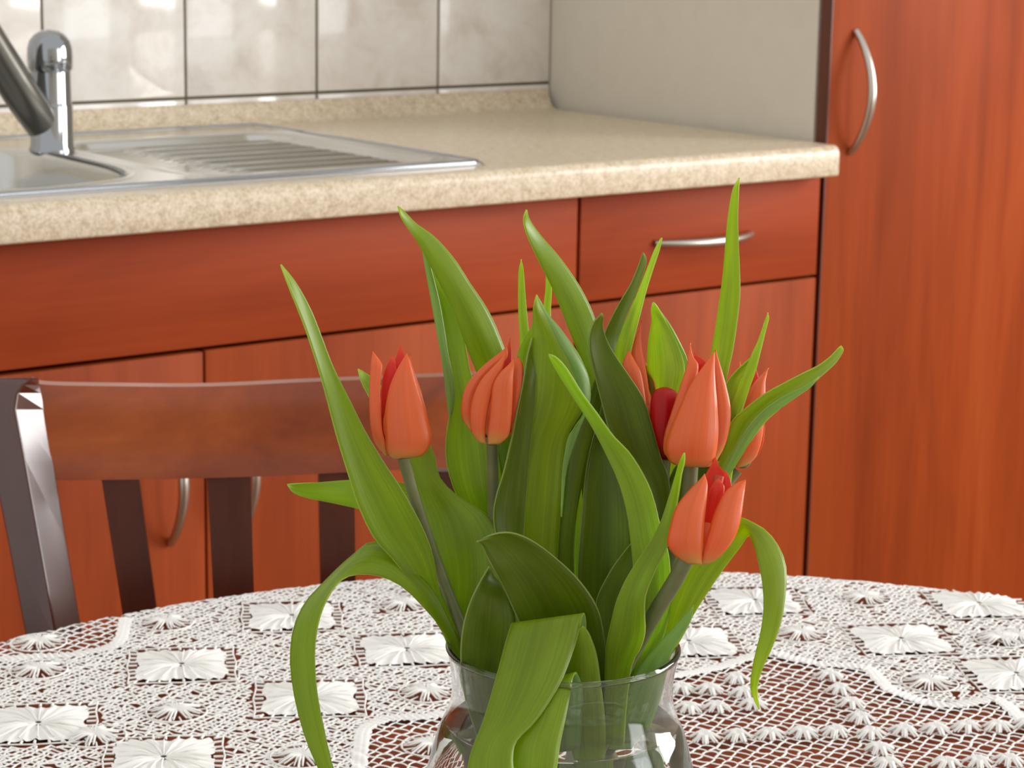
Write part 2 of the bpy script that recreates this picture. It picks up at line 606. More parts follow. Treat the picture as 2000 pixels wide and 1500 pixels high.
# recess of the drainboard: corner-rounded rectangle
rx0, rx1, ry0, ry1 = -.87, -.562, .040, .40
qx = np.maximum(np.maximum(rx0 - XX, XX - rx1), -.05) + .05
qy = np.maximum(np.maximum(ry0 - YY, YY - ry1), -.05) + .05
sd = np.sqrt(qx ** 2 + qy ** 2) - .05
rec = sstep(.004, -.010, sd)
H = H - .0095 * rec
H = H + .0022 * sstep(.018, .008, np.abs(sd - .012) + .006) * (sd > 0)
ribs = .5 + .5 * np.cos(2 * math.pi * (YY - .05) / .0175)
ribm = sstep(-.012, -.03, sd) * sstep(-.80, -.775, XX)
H = H + .0050 * ribs ** 5 * ribm
H = H + .002 * sstep(.02, .012, np.abs(XX - (-.60))) * 0
rim_pts = [(sx1 - .018 + .014 * math.cos(a), sy0 + .018 + .014 * math.sin(a)) for a in np.linspace(0, -math.pi / 2, 7)] + [(sx0 + .004, sy0 + .004)]
rim_pts = [(sx1 - .018 + .014 * math.cos(a), sy1 - .018 + .014 * math.sin(a)) for a in np.linspace(math.pi / 2, 0, 7)] + rim_pts
rim_pts = [(sx0 + .004, sy1 - .004)] + rim_pts
MB().tube([(x, y, TOPZ + .0038) for x, y in rim_pts], [.0026] * len(rim_pts), 10).build('rim', 'chrome', sk)
# cut the bowl
V = np.stack([XX, YY, H + TOPZ + .0006], -1).reshape(-1, 3)
bx, by = np.abs(XX - bc[0]), np.abs(YY - bc[1])
rr = (bx ** 3.2 + by ** 3.2) ** (1 / 3.2)
keep = rr > .192
Fc = []
for i in range(nx - 1):
    for j in range(ny - 1):
        if keep[i, j] and keep[i + 1, j] and keep[i, j + 1] and keep[i + 1, j + 1]:
            a = i * ny + j
            Fc.append((a, a + ny, a + ny + 1, a + 1))
mk('drainboard', V, Fc, 'inox', sk)
mb = MB()
n = 72
V = []
prof = [(.1985, .0030), (.1965, .0048), (.192, .0050), (.188, .0030), (.185, -.004), (.181, -.03), (.175, -.09), (.165, -.125), (.14, -.145), (.08, -.152), (.03, -.153), (.004, -.153)]
for r, z in prof:
    for j in range(n):
        x, y = squircle(r, 2 * math.pi * j / n, 3.2 if r > .1 else 2)
        V.append((bc[0] + x, bc[1] + y, TOPZ + z))
Fc = [(i * n + j, i * n + (j + 1) % n, (i + 1) * n + (j + 1) % n, (i + 1) * n + j) for i in range(len(prof) - 1) for j in range(n)]
mk('bowl', V, Fc, 'inox', sk)
MB().lathe([(.0, .002), (.03, .002), (.038, .0), (.04, -.002)], (bc[0], bc[1], TOPZ - .150), 32).build('drain_strainer', 'chrome', sk)

# ------------------------------------------------------------------ tap
fb = atz(102, 295, TOPZ + .0035)
fa = empty('kitchen_tap', tuple(fb), 'chrome single lever mixer tap standing behind the sink bowl', 'tap')
MB().lathe([(0, 0), (.0262, 0), (.0262, .003), (.0245, .006), (.0242, .052), (.0238, .0535), (.0232, .055), (.0226, .092)], fb, 40).build('tap_body', 'chrome', fa)
MB().lathe([(.0222, .090), (.0236, .0915), (.0250, .0935), (.0256, .106), (.0252, .116), (.0230, .1245), (.0175, .1315), (.011, .1355), (.004, .1368), (.0, .137)], fb, 40).build('lever_cap', 'chrome', fa)
fd = (fb - CP) @ CF
SP = cr([at(108, 276, fd + .016), at(82, 238, fd - .014), at(46, 190, fd - .05), at(0, 117, fd - .085), at(-60, 20, fd - .13), at(-110, -50, fd - .165), at(-150, -85, fd - .19), at(-180, -80, fd - .21), at(-196, -50, fd - .22)], 26)
MB().tube(SP, np.linspace(.0225, .0195, 26), 24, sx=.9).build('spout', 'spout', fa)
MB().tube([SP[-1], SP[-1] + np.array((0, 0, -.02))], [.011, .011], 16).build('aerator', 'chrome', fa)

# ------------------------------------------------------------------ table
TC = np.array((-1.348, -1.274))
TR = .598
tb = empty('round_table', (TC[0], TC[1], 0), 'round red brown wooden table under the white lace cloth', 'table')
MB().lathe([(0, -.028), (TR - .012, -.028), (TR - .002, -.020), (TR, -.012), (TR - .003, -.003), (TR - .010, -.0015), (0, -.0015)], (TC[0], TC[1], TABZ), 96).build('tabletop', 'table', tb)
MB().lathe([(.46, -.10), (.48, -.10), (.48, -.029), (.46, -.029)], (TC[0], TC[1], TABZ), 64, True).build('apron', 'table', tb)
for a in (10, 100, 190, 280):
    a = math.radians(a)
    c = (TC[0] + .42 * math.cos(a), TC[1] + .42 * math.sin(a))
    MB().tube([(c[0], c[1], 0), (c[0], c[1], .35), (c[0], c[1], .69)], [.02, .026, .034], 16).build('leg', 'table', tb)

# ------------------------------------------------------------------ chair
ch = empty('dining_chair', (-1.17, -.66, 0), 'dark stained wooden dining chair with a curved top rail and slats, behind the table', 'chair')
# plan frame of the chair back
cA, cB = at(60, 750, 1.655), at(1256, 735, 1.715)
ex = (cB - cA); ex[2] = 0
CWid = np.linalg.norm(ex)
ex = ex / CWid
ey = np.array((-ex[1], ex[0], 0))          # away from the sitter
mid = (cA + cB) / 2
def cpt(px, py, off=0.0):
    """point of the reclined, curved back surface seen at (px, py)"""
    v = CF + CR * (px - 1000) / F - CU * (py - 750) / F
    d = 1.66
    for _ in range(12):
        p = CP + v * d
        s_ = (p - mid) @ ex / (CWid / 2)
        depth = (p - mid) @ ey
        want = .022 * (1 - min(1.3, abs(s_)) ** 2) + (p[2] - .86) * .19 + off
        d += (want - depth) / (v @ ey)
    return CP + v * d
# rail
nu, nv = 40, 8
topc = cr([(60, 742), (85, 751), (200, 754), (400, 755), (600, 746), (870, 735), (1080, 725), (1232, 714), (1258, 708)], nu)
botc = cr([(96, 936), (122, 938), (300, 936), (500, 931), (690, 922), (870, 914), (1080, 903), (1215, 893), (1240, 890)], nu)
V, Fc = [], []
for i in range(nu):
    for j in range(nv):
        t = j / (nv - 1)
        q = topc[i] * (1 - t) + botc[i] * t
        rnd_ = .004 * (abs(2 * t - 1) ** 4)
        V.append(cpt(q[0], q[1], .0 + rnd_))
    for j in range(nv):
        V.append(V[i * 2 * nv + nv - 1 - j] + ey * (.021 - 2 * .004 * (abs(2 * j / (nv - 1) - 1) ** 4)))
n2 = 2 * nv
for i in range(nu - 1):
    for j in range(n2):
        Fc.append((i * n2 + j, i * n2 + (j + 1) % n2, (i + 1) * n2 + (j + 1) % n2, (i + 1) * n2 + j))
Fc += [tuple(range(n2)), tuple(range((nu - 1) * n2, nu * n2))[::-1]]
mk('top_rail', V, Fc, 'rail', ch, flat_angle=50)
# slats
for (t0, t1, b0, b1) in ((196, 270, 238, 306), (404, 489, 418, 497), (622, 692, 627, 695), (826, 892, 818, 884), (1040, 1112, 1004, 1072)):
    k = 8
    V, Fc = [], []
    for i in range(k):
        t = i / (k - 1) * 1.9
        y = 922 + (1190 - 922) * t
        l = t0 + (b0 - t0) * t
        r = t1 + (b1 - t1) * t
        a, b = cpt(l, y, .008), cpt(r, y, .008)
        b = b + ey * ((a - b) @ ey)
        V += [a, b, b + ey * .011, a + ey * .011]
    for i in range(k - 1):
        for j in range(4):
            Fc.append((i * 4 + j, i * 4 + (j + 1) % 4, (i + 1) * 4 + (j + 1) % 4, (i + 1) * 4 + j))
    Fc += [(0, 1, 2, 3), tuple(range(4 * k - 4, 4 * k))[::-1]]
    mk('slat', V, Fc, 'chair', ch, smooth=False)
# posts, running down into the rear legs; cross-section is a turned lozenge with an arris towards the room
def post(A, Bm, Cc, flip):
    """A, Bm, Cc: photo x of left edge, arris and right edge at the y in ys_"""
    V, Fc = [], []
    for i, y in enumerate(ys_):
        b = cpt(Bm[i], y, -.016)
        a = cpt(A[i], y, .004)
        c = cpt(Cc[i], y, .002)
        e = a + c - b
        V += [a, b, c, e]
    # down to the floor
    lo = V[-4:]
    dz = lo[0][2]
    cen = sum(lo) / 4
    for zz, sc2, back_ in ((.42, .9, .0), (0.0, .75, .05)):
        for p in lo:
            q = cen + (p - cen) * sc2
            q = q + ey * back_ + np.array((0, 0, zz - cen[2] - (p - cen)[2] * sc2))
            V.append(q)
    k = len(V) // 4
    for i in range(k - 1):
        for j in range(4):
            Fc.append((i * 4 + j, i * 4 + (j + 1) % 4, (i + 1) * 4 + (j + 1) % 4, (i + 1) * 4 + j))
    Fc += [(0, 1, 2, 3), tuple(range(4 * k - 4, 4 * k))[::-1]]
    # slanted rounded top: front arris lower
    o = mk('post', V, Fc, 'post', ch, smooth=False)
    bv = o.modifiers.new('bevel', 'BEVEL')
    bv.width = .0022
    bv.segments = 3
    return o
ys_ = [738, 743, 752, 768, 800, 900, 1050, 1240, 1500]
post([-50, -48, -46, -44, -38, -18, 12, 48, 90], [73, 58, 44, 33, 28, 47, 74, 108, 152], [75, 77, 79, 83, 90, 106, 130, 163, 205], 1)
post([1245, 1244, 1243, 1240, 1234, 1218, 1196, 1166, 1130], [1262, 1266, 1270, 1284, 1292, 1278, 1256, 1226, 1186], [1360, 1359, 1358, 1356, 1350, 1334, 1312, 1282, 1240], -1)
fr = mid - ey * .03
seat = MB()
RR = np.array([ex, ey, (0, 0, 1)]).T
O = np.array((mid[0], mid[1], 0))
seat.box(-.20, .20, -.40, -.045, .43, .455, .01, RR, O)
seat.build('seat', 'rail', ch)
MB().box(-.17, .17, -.37, -.06, .37, .43, .002, RR, O).build('seat_frame', 'chair', ch)
for s_ in (-1, 1):
    MB().box(s_ * .165 - .017, s_ * .165 + .017, -.375, -.341, 0, .43, .003, RR, O).build('leg', 'chair', ch)

# ------------------------------------------------------------------ lace cloth
lc = empty('lace_tablecloth', (TC[0], TC[1], TABZ), 'white crocheted lace tablecloth with square flower motifs on the round table', 'tablecloth')
rng = np.random.default_rng(7)
E1 = np.array((math.cos(math.radians(21)), math.sin(math.radians(21))))
E2 = np.array((-E1[1], E1[0]))
LZ = TABZ + .0012
RD = .6005
fw2 = CF[:2] / np.linalg.norm(CF[:2])


def drape(P, h):
    """lay plan points (relative to the table centre) on the table or down over its edge, h above the surface"""
    r = np.linalg.norm(P, axis=-1) + 1e-9
    u = P / r[..., None]
    over = np.clip(r - RD, 0, None)
    bend = .006
    ang = np.clip(over / bend, 0, math.pi / 2)
    rad = np.minimum(r, RD) + bend * np.sin(ang)
    z = -bend * (1 - np.cos(ang)) - np.clip(over - bend * math.pi / 2, 0, None)
    nr = np.sin(ang)
    nz = np.cos(ang)
    wob = .004 * np.sin(np.arctan2(P[..., 1], P[..., 0]) * 23) * np.clip(over / .05, 0, 1)
    out = np.empty(P.shape[:-1] + (3,))
    out[..., 0] = TC[0] + u[..., 0] * (rad + nr * h + wob)
    out[..., 1] = TC[1] + u[..., 1] * (rad + nr * h + wob)
    out[..., 2] = LZ + z + nz * h
    Nn = np.empty_like(out)
    Nn[..., 0] = u[..., 0] * nr
    Nn[..., 1] = u[..., 1] * nr
    Nn[..., 2] = nz
    return out, Nn


def threads(A, B, ra, segs, sag):
    """prism threads between plan points A and B"""
    n = len(A)
    d = B - A
    L = np.linalg.norm(d, axis=1)[:, None] + 1e-9
    side2 = np.stack([-d[:, 1], d[:, 0]], 1) / L
    s = rng.uniform(-1, 1, (n, 1)) * sag
    hh = rng.uniform(0, .0005, (n, 1))
    Vs, Qs = [], []
    k = segs + 1
    for i in range(k):
        t = i / segs
        P = A + d * t + side2 * s * 4 * t * (1 - t)
        h = (hh * 4 * t * (1 - t))[:, 0]
        p, nn = drape(P, h)
        q1, _ = drape(P + side2 * ra[:, None], h)
        q2, _ = drape(P - side2 * ra[:, None], h)
        Vs += [q1, p + nn * ra[:, None] * .75, q2]
    V = np.stack(Vs, 1).reshape(-1, 3)
    base = (np.arange(n) * 3 * k)[:, None]
    for i in range(segs):
        a = i * 3
        for c in (0, 1):
            Qs.append(base + np.array([a + c, a + c + 1, a + 3 + c + 1, a + 3 + c])[None])
    return V, np.concatenate(Qs)


def rel(x, y):
    return atz(x, y, LZ)[:2] - TC


def inpoly(P, poly):
    x, y = P[..., 0], P[..., 1]
    ins = np.zeros(x.shape, bool)
    m_ = len(poly)
    for i in range(m_):
        x1, y1 = poly[i]
        x2, y2 = poly[(i + 1) % m_]
        c = ((y1 > y) != (y2 > y)) & (x < (x2 - x1) * (y - y1) / (y2 - y1 + 1e-12) + x1)
        ins ^= c
    return ins


bandR = [(700, 1520), (706, 1455), (716, 1422), (762, 1404), (830, 1400), (900, 1388), (1000, 1372), (1100, 1355), (1210, 1338), (1320, 1320), (1400, 1305), (1440, 1292), (1475, 1281), (1510, 1276), (1550, 1286), (1600, 1297), (1650, 1300), (1695, 1306), (1715, 1325), (1735, 1345), (1770, 1360), (1812, 1374), (1860, 1378), (1905, 1372), (1945, 1366), (1975, 1386), (2000, 1410), (2040, 1440)]
bandL = [(-90, 1302), (0, 1289), (60, 1283), (120, 1281), (175, 1274), (222, 1262), (238, 1245), (243, 1225), (247, 1208)]
polyR = [rel(*p) for p in bandR] + [rel(2150, 1640), rel(2050, 2000), rel(1500, 2250), rel(800, 2100), rel(560, 1750), rel(640, 1600)]
polyL = [rel(*p) for p in bandL] + [np.array((.02, .75)), np.array((-.25, .70)), np.array((-.25, .52))]
big = [rel(*p) for p in ((355, 1300), (570, 1205), (605, 1365), (795, 1270), (320, 1482), (75, 1415), (1760, 1250), (1475, 1175), (1912, 1181), (1985, 1318), (1345, 1255))]
big += [np.array(p) for p in ((-.27, .40), (-.30, .29), (-.19, .27), (-.41, .36), (.22, .47), (.50, .16), (.47, .06), (.56, .06))]
small = [rel(*p) for p in ((75, 1257), (75, 1310), (325, 1218), (345, 1392), (835, 1355), (590, 1480), (1690, 1170), (1815, 1335), (1955, 1250), (790, 1183), (1565, 1240), (845, 1458), (185, 1440))]
small += [np.array(p) for p in ((-.24, .33), (-.34, .34), (-.16, .33), (.24, .40), (.19, .52), (.47, .21))]
big += [-b for b in big if np.linalg.norm(b) < .58]
small += [-b for b in small if np.linalg.norm(b) < .60]


MA = math.radians(-31)
M1 = np.array((math.cos(MA), math.sin(MA)))
M2 = np.array((-M1[1], M1[0]))


def cover(P):
    """True where a motif sits"""
    c = np.zeros(P.shape[:-1], bool)
    for b in big:
        q = P - b
        c |= np.maximum(np.abs(q @ M1), np.abs(q @ M2)) < .0338
    for b in small:
        c |= np.linalg.norm(P - b, axis=-1) < .0165
    return c


def net(p, test, jit, ra, segs, sag, drop, seed):
    R_ = .69
    k = int(R_ / p) + 1
    I = np.arange(-k, k + 1)
    G = I[:, None, None] * p * E1 + I[None, :, None] * p * E2
    G = G + rng.normal(0, jit, G.shape)
    ok = (np.linalg.norm(G, axis=-1) < R_) & test(G) & ~cover(G)
    As, Bs = [], []
    for (di, dj) in ((1, 0), (0, 1)):
        a, b = G[:G.shape[0] - di, :G.shape[1] - dj], G[di:, dj:]
        o = ok[:G.shape[0] - di, :G.shape[1] - dj] & ok[di:, dj:]
        o &= rng.random(o.shape) > drop
        As.append(a[o])
        Bs.append(b[o])
    A, B = np.concatenate(As), np.concatenate(Bs)
    r = ra * rng.uniform(.8, 1.25, len(A))
    return threads(A, B, r, segs, sag)


def is_open(P):
    return inpoly(P, polyR) | inpoly(P, polyL)


def near(P):
    return (P @ fw2) < .02


V, Q = net(.0078, lambda P: is_open(P), .0006, .00074, 3, .0015, .0, 1)
tag(fast_mesh('open_net', V, Q, 'lace', lc), kind='stuff')
V, Q = net(.0043, lambda P: ~is_open(P) & ~near(P) & (np.linalg.norm(P, axis=-1) < .625), .00105, .00088, 1, 0, .05, 2)
V2, Q2 = net(.0062, lambda P: ~is_open(P) & (near(P) | (np.linalg.norm(P, axis=-1) >= .622)), .0007, .0009, 1, 0, .05, 3)
V, Q = np.concatenate([V, V2]), np.concatenate([Q, Q2 + len(V)])
tag(fast_mesh('dense_net', V, Q, 'lace', lc), kind='stuff')


def tape(path, wd):
    P = cr(path, 420)
    T = np.gradient(P, axis=0)
    T /= np.linalg.norm(T, axis=1)[:, None]
    S = np.stack([-T[:, 1], T[:, 0]], 1)
    m_ = 9
    V = []
    s_len = np.concatenate([[0], np.cumsum(np.linalg.norm(np.diff(P, axis=0), axis=1))])
    for j in range(m_):
        t = j / (m_ - 1) * 2 - 1
        w_ = wd / 2 * (1 + .13 * np.sin(s_len / .0016) * abs(t))
        h = .0004 + .0004 * (1 - t * t) ** .5 + .0005 * np.sin(s_len / .0007 + 2 * t) + .0002 * math.sin(t * 9)
        V.append(drape(P + S * (t * w_)[:, None], h)[0])
    V = np.stack(V, 1).reshape(-1, 3)
    Fc = [(i * m_ + j, (i + 1) * m_ + j, (i + 1) * m_ + j + 1, i * m_ + j + 1) for i in range(419) for j in range(m_ - 1)]
    mk('tape_band', V, Fc, 'lace', lc)


rel_ = lambda L: [rel(*p) for p in L]
tape(rel_(bandR), .0096)
tape(rel_(bandL), .0096)
tape([-p for p in rel_(bandR)], .0096)

# motif meshes, built at the origin and shared
def threads_local(segs_):
    mb = MB()
    for (pts, r) in segs_:
        mb.tube(pts, r, 5, cap=False)
    return mb


def big_motif(seed):
    g = random.Random(seed)
    mb = MB()
    n_, m_ = 96, 7
    V = []
    for i in range(n_):
        t = 2 * math.pi * i / n_
        c, s_ = abs(math.cos(t)), abs(math.sin(t))
        Rb = .0295 / max(c, s_)
        Rb = min(Rb, .0400) * (1 - .09 * abs(math.cos(2 * t)) ** 12 - .05 * abs(math.sin(2 * t)) ** 30) * (1 + .02 * math.sin(29 * t + seed) + .015 * math.sin(13 * t + 2 * seed))
        for j in range(m_):
            u = j / (m_ - 1)
            r = .0032 + (Rb - .0032) * u
            h = .0004 + .0022 * math.sin(math.pi * min(1, u * 1.02) ** .8) * (.35 + .65 * abs(math.sin(4 * t + .0)) ** .6)
            h += .0009 * math.sin(24 * t + 1.3 * math.sin(5 * u) + seed) * u ** .6 + g.uniform(-.00015, .00015)
            V.append((r * math.cos(t), r * math.sin(t), max(h, .0002)))
    Fc = [(i * m_ + j, i * m_ + j + 1, ((i + 1) % n_) * m_ + j + 1, ((i + 1) % n_) * m_ + j) for i in range(n_) for j in range(m_ - 1)]
    mb.add(V, Fc)
    for i in range(16):
        t = 2 * math.pi * (i + g.uniform(-.2, .2)) / 16
        R_ = .026 / max(abs(math.cos(t)), abs(math.sin(t))) ** .8
        mb.tube([(.002 * math.cos(t), .002 * math.sin(t), .001), (.5 * R_ * math.cos(t), .5 * R_ * math.sin(t), .0032), (R_ * math.cos(t), R_ * math.sin(t), .0016)], [.0005, .0007, .0004], 5, cap=False)
    # bridging threads and the thread round the ring of holes
    for s_ in range(4):
        a = s_ * math.pi / 2
        rc, rs_ = math.cos(a), math.sin(a)
        for q in range(-4, 5):
            y = q * .0078 + g.uniform(-.001, .001)
            x0, x1 = .0285, .0342
            p = [(x0, y * .93), (x1, y)]
            mb.tube([(x * rc - yy * rs_, x * rs_ + yy * rc, .0004) for x, yy in p], [.0009, .0009], 4, cap=False)
        L = [(.0342, -.0342), (.0335, -.018), (.0350, 0), (.0335, .018), (.0342, .0342)]
        mb.tube([(x * rc - y * rs_, x * rs_ + y * rc, .0004) for x, y in L], [.0006] * 5, 4, cap=False)
    return mb


def star(n_, R_, w_, hh, seed, ring=None, stretch=1.0):
    g = random.Random(seed)
    mb = MB()
    for i in range(n_):
        t = 2 * math.pi * (i + g.uniform(-.15, .15)) / n_
        r = R_ * g.uniform(.85, 1.1)
        for q in (-1, 0, 1):
            t2 = t + q * .16
            r2 = r * (1 - .1 * abs(q))
            mb.tube([(0, 0, hh * .5), (.45 * r2 * math.cos(t2 + q * .08) * stretch, .45 * r2 * math.sin(t2 + q * .08), hh), (r2 * math.cos(t2) * stretch, r2 * math.sin(t2), .0006)],
                    [w_ * .6, w_, w_ * .5], 5, cap=False)
    if ring:
        mb.tube([(ring * math.cos(a), ring * math.sin(a), .0005) for a in np.linspace(0, 2 * math.pi, 22)], [.0007] * 22, 4, cap=False)
        for i in range(n_ * 2):
            a = math.pi * i / n_
            mb.tube([(.6 * R_ * math.cos(a), .6 * R_ * math.sin(a), .0005), (ring * math.cos(a), ring * math.sin(a), .0005)], [.0006] * 2, 4, cap=False)
    return mb


def proto(name, mb):
    me = bpy.data.meshes.new(name)
    me.from_pydata(mb.v, [], mb.f)
    me.polygons.foreach_set('use_smooth', [True] * len(me.polygons))
    me.materials.append(M['lace'])
    return me


def put(name, me, rel2, ang, sc=1.0):
    r = np.linalg.norm(rel2)
    if r > .545:                       # hangs over the table edge: bend its mesh with the cloth
        v = np.zeros(len(me.vertices) * 3)
        me.vertices.foreach_get('co', v)
        v = v.reshape(-1, 3)
        c, s_ = math.cos(ang), math.sin(ang)
        P = np.stack([rel2[0] + sc * (v[:, 0] * c - v[:, 1] * s_), rel2[1] + sc * (v[:, 0] * s_ + v[:, 1] * c)], 1)
        me = me.copy()
        w3 = drape(P, v[:, 2] + .0002)[0] - origin(lc)
        me.vertices.foreach_set('co', w3.ravel())
        me.update()
        o = bpy.data.objects.new(name, me)
        COL.objects.link(o)
        o.parent = lc
        ORG[o.name] = origin(lc)
        return o
    o = bpy.data.objects.new(name, me)
    COL.objects.link(o)
    o.parent = lc
    o.location = (rel2[0], rel2[1], LZ - TABZ + .0002)
    o.rotation_euler = (0, 0, ang)
    o.scale = (sc, sc, 1)
    ORG[o.name] = origin(lc)
    return o


bm_ = [proto('crochet_flower', big_motif(i)) for i in (1, 2, 3)]
for i, b in enumerate(big):
    if np.linalg.norm(b) < .60:
        put('crochet_flower', bm_[i % 3], b, MA + rnd.uniform(-.05, .05) + (i % 4) * math.pi / 2, 1.0)
sm_ = [proto('crochet_star', star(8, .0165, .0009, .0030, i, .0185)) for i in (5, 6)]
for i, b in enumerate(small):
    put('crochet_star', sm_[i % 2], b, rnd.uniform(0, 1))
kn_ = [proto('crochet_knot', star(7, .0085, .0009, .0040, i)) for i in (8, 9, 10)]
kn = [(1375, 1445), (1440, 1442), (1503, 1439), (1567, 1437), (1632, 1434), (1765, 1432), (1828, 1430), (1888, 1425), (1948, 1424), (2010, 1420),
      (1620, 1325), (1640, 1352), (1662, 1379), (1681, 1408), (1700, 1438), (1716, 1468), (1734, 1497), (1330, 1350), (1385, 1352), (1437, 1330), (1452, 1358), (1470, 1382), (1345, 1388), (1400, 1386), (1850, 1497), (1910, 1494), (1970, 1490)]
kn = rel_(kn)
kn += [-k for k in kn]
for i, b in enumerate(kn):
    put('crochet_knot', kn_[i % 3], b, rnd.uniform(0, 3), 1.2)

# ------------------------------------------------------------------ vase and water
VC = at(1100, 1262, .965)
RIM = VC[2]
VB = TABZ + .0035
va_h = RIM - VB
va = empty('glass_vase', (VC[0], VC[1], VB), 'clear round bellied glass vase holding the tulips on the lace cloth', 'vase')
outer = [(.0, .0), (.034, .0), (.040, .003), (.046, .016), (.0555, .038), (.0612, .060), (.0632, .082), (.0622, .098), (.0588, .114), (.0535, va_h - .040), (.0492, va_h - .030), (.0472, va_h - .021), (.0475, va_h - .011), (.0490, va_h - .003), (.0497, va_h - .0009)]
inner = [(r - .0018, z) for r, z in outer[3:]]
inner = [(.0, .0045), (.036, .0055)] + inner
op = cr(outer[1:], 44).tolist()
ip = cr(inner[1:], 44).tolist()
rimtop = []
prof = [outer[0]] + op + rimtop + ip[::-1] + [inner[0]]
MB().lathe(prof, (VC[0], VC[1], VB), 96).build('vase_body', 'glass', va, ang=80)
MB().lathe([(.0488 + .00125 * math.cos(a), va_h - .0002 + .00115 * math.sin(a)) for a in np.linspace(0, 2 * math.pi, 17)[:-1]], (VC[0], VC[1], VB), 96, True).build('rim', 'glass', va, ang=80)
WL = va_h - .034
wp = [(r + .0003, z - .0003) for r, z in ip if z < WL - .001]
rw = np.interp(WL, [z for r, z in ip], [r for r, z in ip])
prof = [(0, .0042)] + wp + [(rw + .0003, WL + .001), (rw - .0012, WL), (rw - .004, WL - .0004), (0, WL - .0005)]
wo = MB().lathe(prof, (VC[0], VC[1], VB), 96).build('water', 'water', None, (VC[0], VC[1], VB), ang=60)
tag(wo, 'clear water filling the glass vase up to the neck', 'water')

# ------------------------------------------------------------------ tulips
LEAFN = [0]


def leaf(parent, rows, ds, cup=.10, mat='leaf', back='leaf_blue', tilt=0.0, crease=0.0, n=34, m_=11, wave=.0):
    """rows: (left x, left y, right x, right y) from base to tip in photo pixels; ds: distances from the lens.
    cup > 0: middle lies farther away than the margins"""
    LEAFN[0] += 1
    seed = LEAFN[0]
    R_ = [r if len(r) == 4 else (r[0], r[1], r[0], r[1]) for r in rows]
    P = cr(R_, n)
    D = np.interp(np.linspace(0, 1, n), np.linspace(0, 1, len(ds)), ds)
    D = np.convolve(np.pad(D, 3, 'edge'), np.ones(7) / 7, 'valid')
    tl = np.interp(np.linspace(0, 1, n), np.linspace(0, 1, len(tilt)), tilt) if np.ndim(tilt) else np.full(n, tilt)
    V, UV = [], []
    for i in range(n):
        t = i / (n - 1)
        l = at(P[i, 0], P[i, 1], D[i] - tl[i] / 2)
        r = at(P[i, 2], P[i, 3], D[i] + tl[i] / 2)
        w_ = np.linalg.norm(r - l)
        for j in range(m_):
            s_ = j / (m_ - 1)
            q = l + (r - l) * s_
            x = 2 * s_ - 1
            prof_ = (1 - x * x)
            if crease:
                prof_ = prof_ * (1 - crease) + crease * (1 - abs(x)) ** 1.2
            off = cup * w_ * prof_
            off += wave * w_ * math.sin(t * 14 + seed) * (x ** 3) + .02 * w_ * math.sin(t * 9 + seed * 2) * x
            vd = q - CP
            vd /= np.linalg.norm(vd)
            V.append(q + vd * off)
            UV.append((s_, t))
    Fc = [(i * m_ + j, i * m_ + j + 1, (i + 1) * m_ + j + 1, (i + 1) * m_ + j) for i in range(n - 1) for j in range(m_ - 1)]
    # make the camera-side face slot 0
    V = np.array(V)
    i0, j0 = n // 2, m_ // 2
    a, b, c = V[i0 * m_ + j0], V[i0 * m_ + j0 + 1], V[(i0 + 1) * m_ + j0]
    if np.cross(b - a, c - a) @ (CP - a) < 0:
        Fc = [f[::-1] for f in Fc]
    o = mk('leaf', V, Fc, mat, parent, uv=UV, mats=[back])
    sm = o.modifiers.new('thickness', 'SOLIDIFY')
    sm.thickness = .0007
    sm.offset = -1
    sm.material_offset = 1
    sm.material_offset_rim = 0
    return o


def stem(parent, pts, r0=.0024, r1=.0025):
    P = cr([at(*p) for p in pts], 26)
    o = MB().tube(P, np.linspace(r0, r1, 26), 12).build('stem', 'stem', parent)
    return o


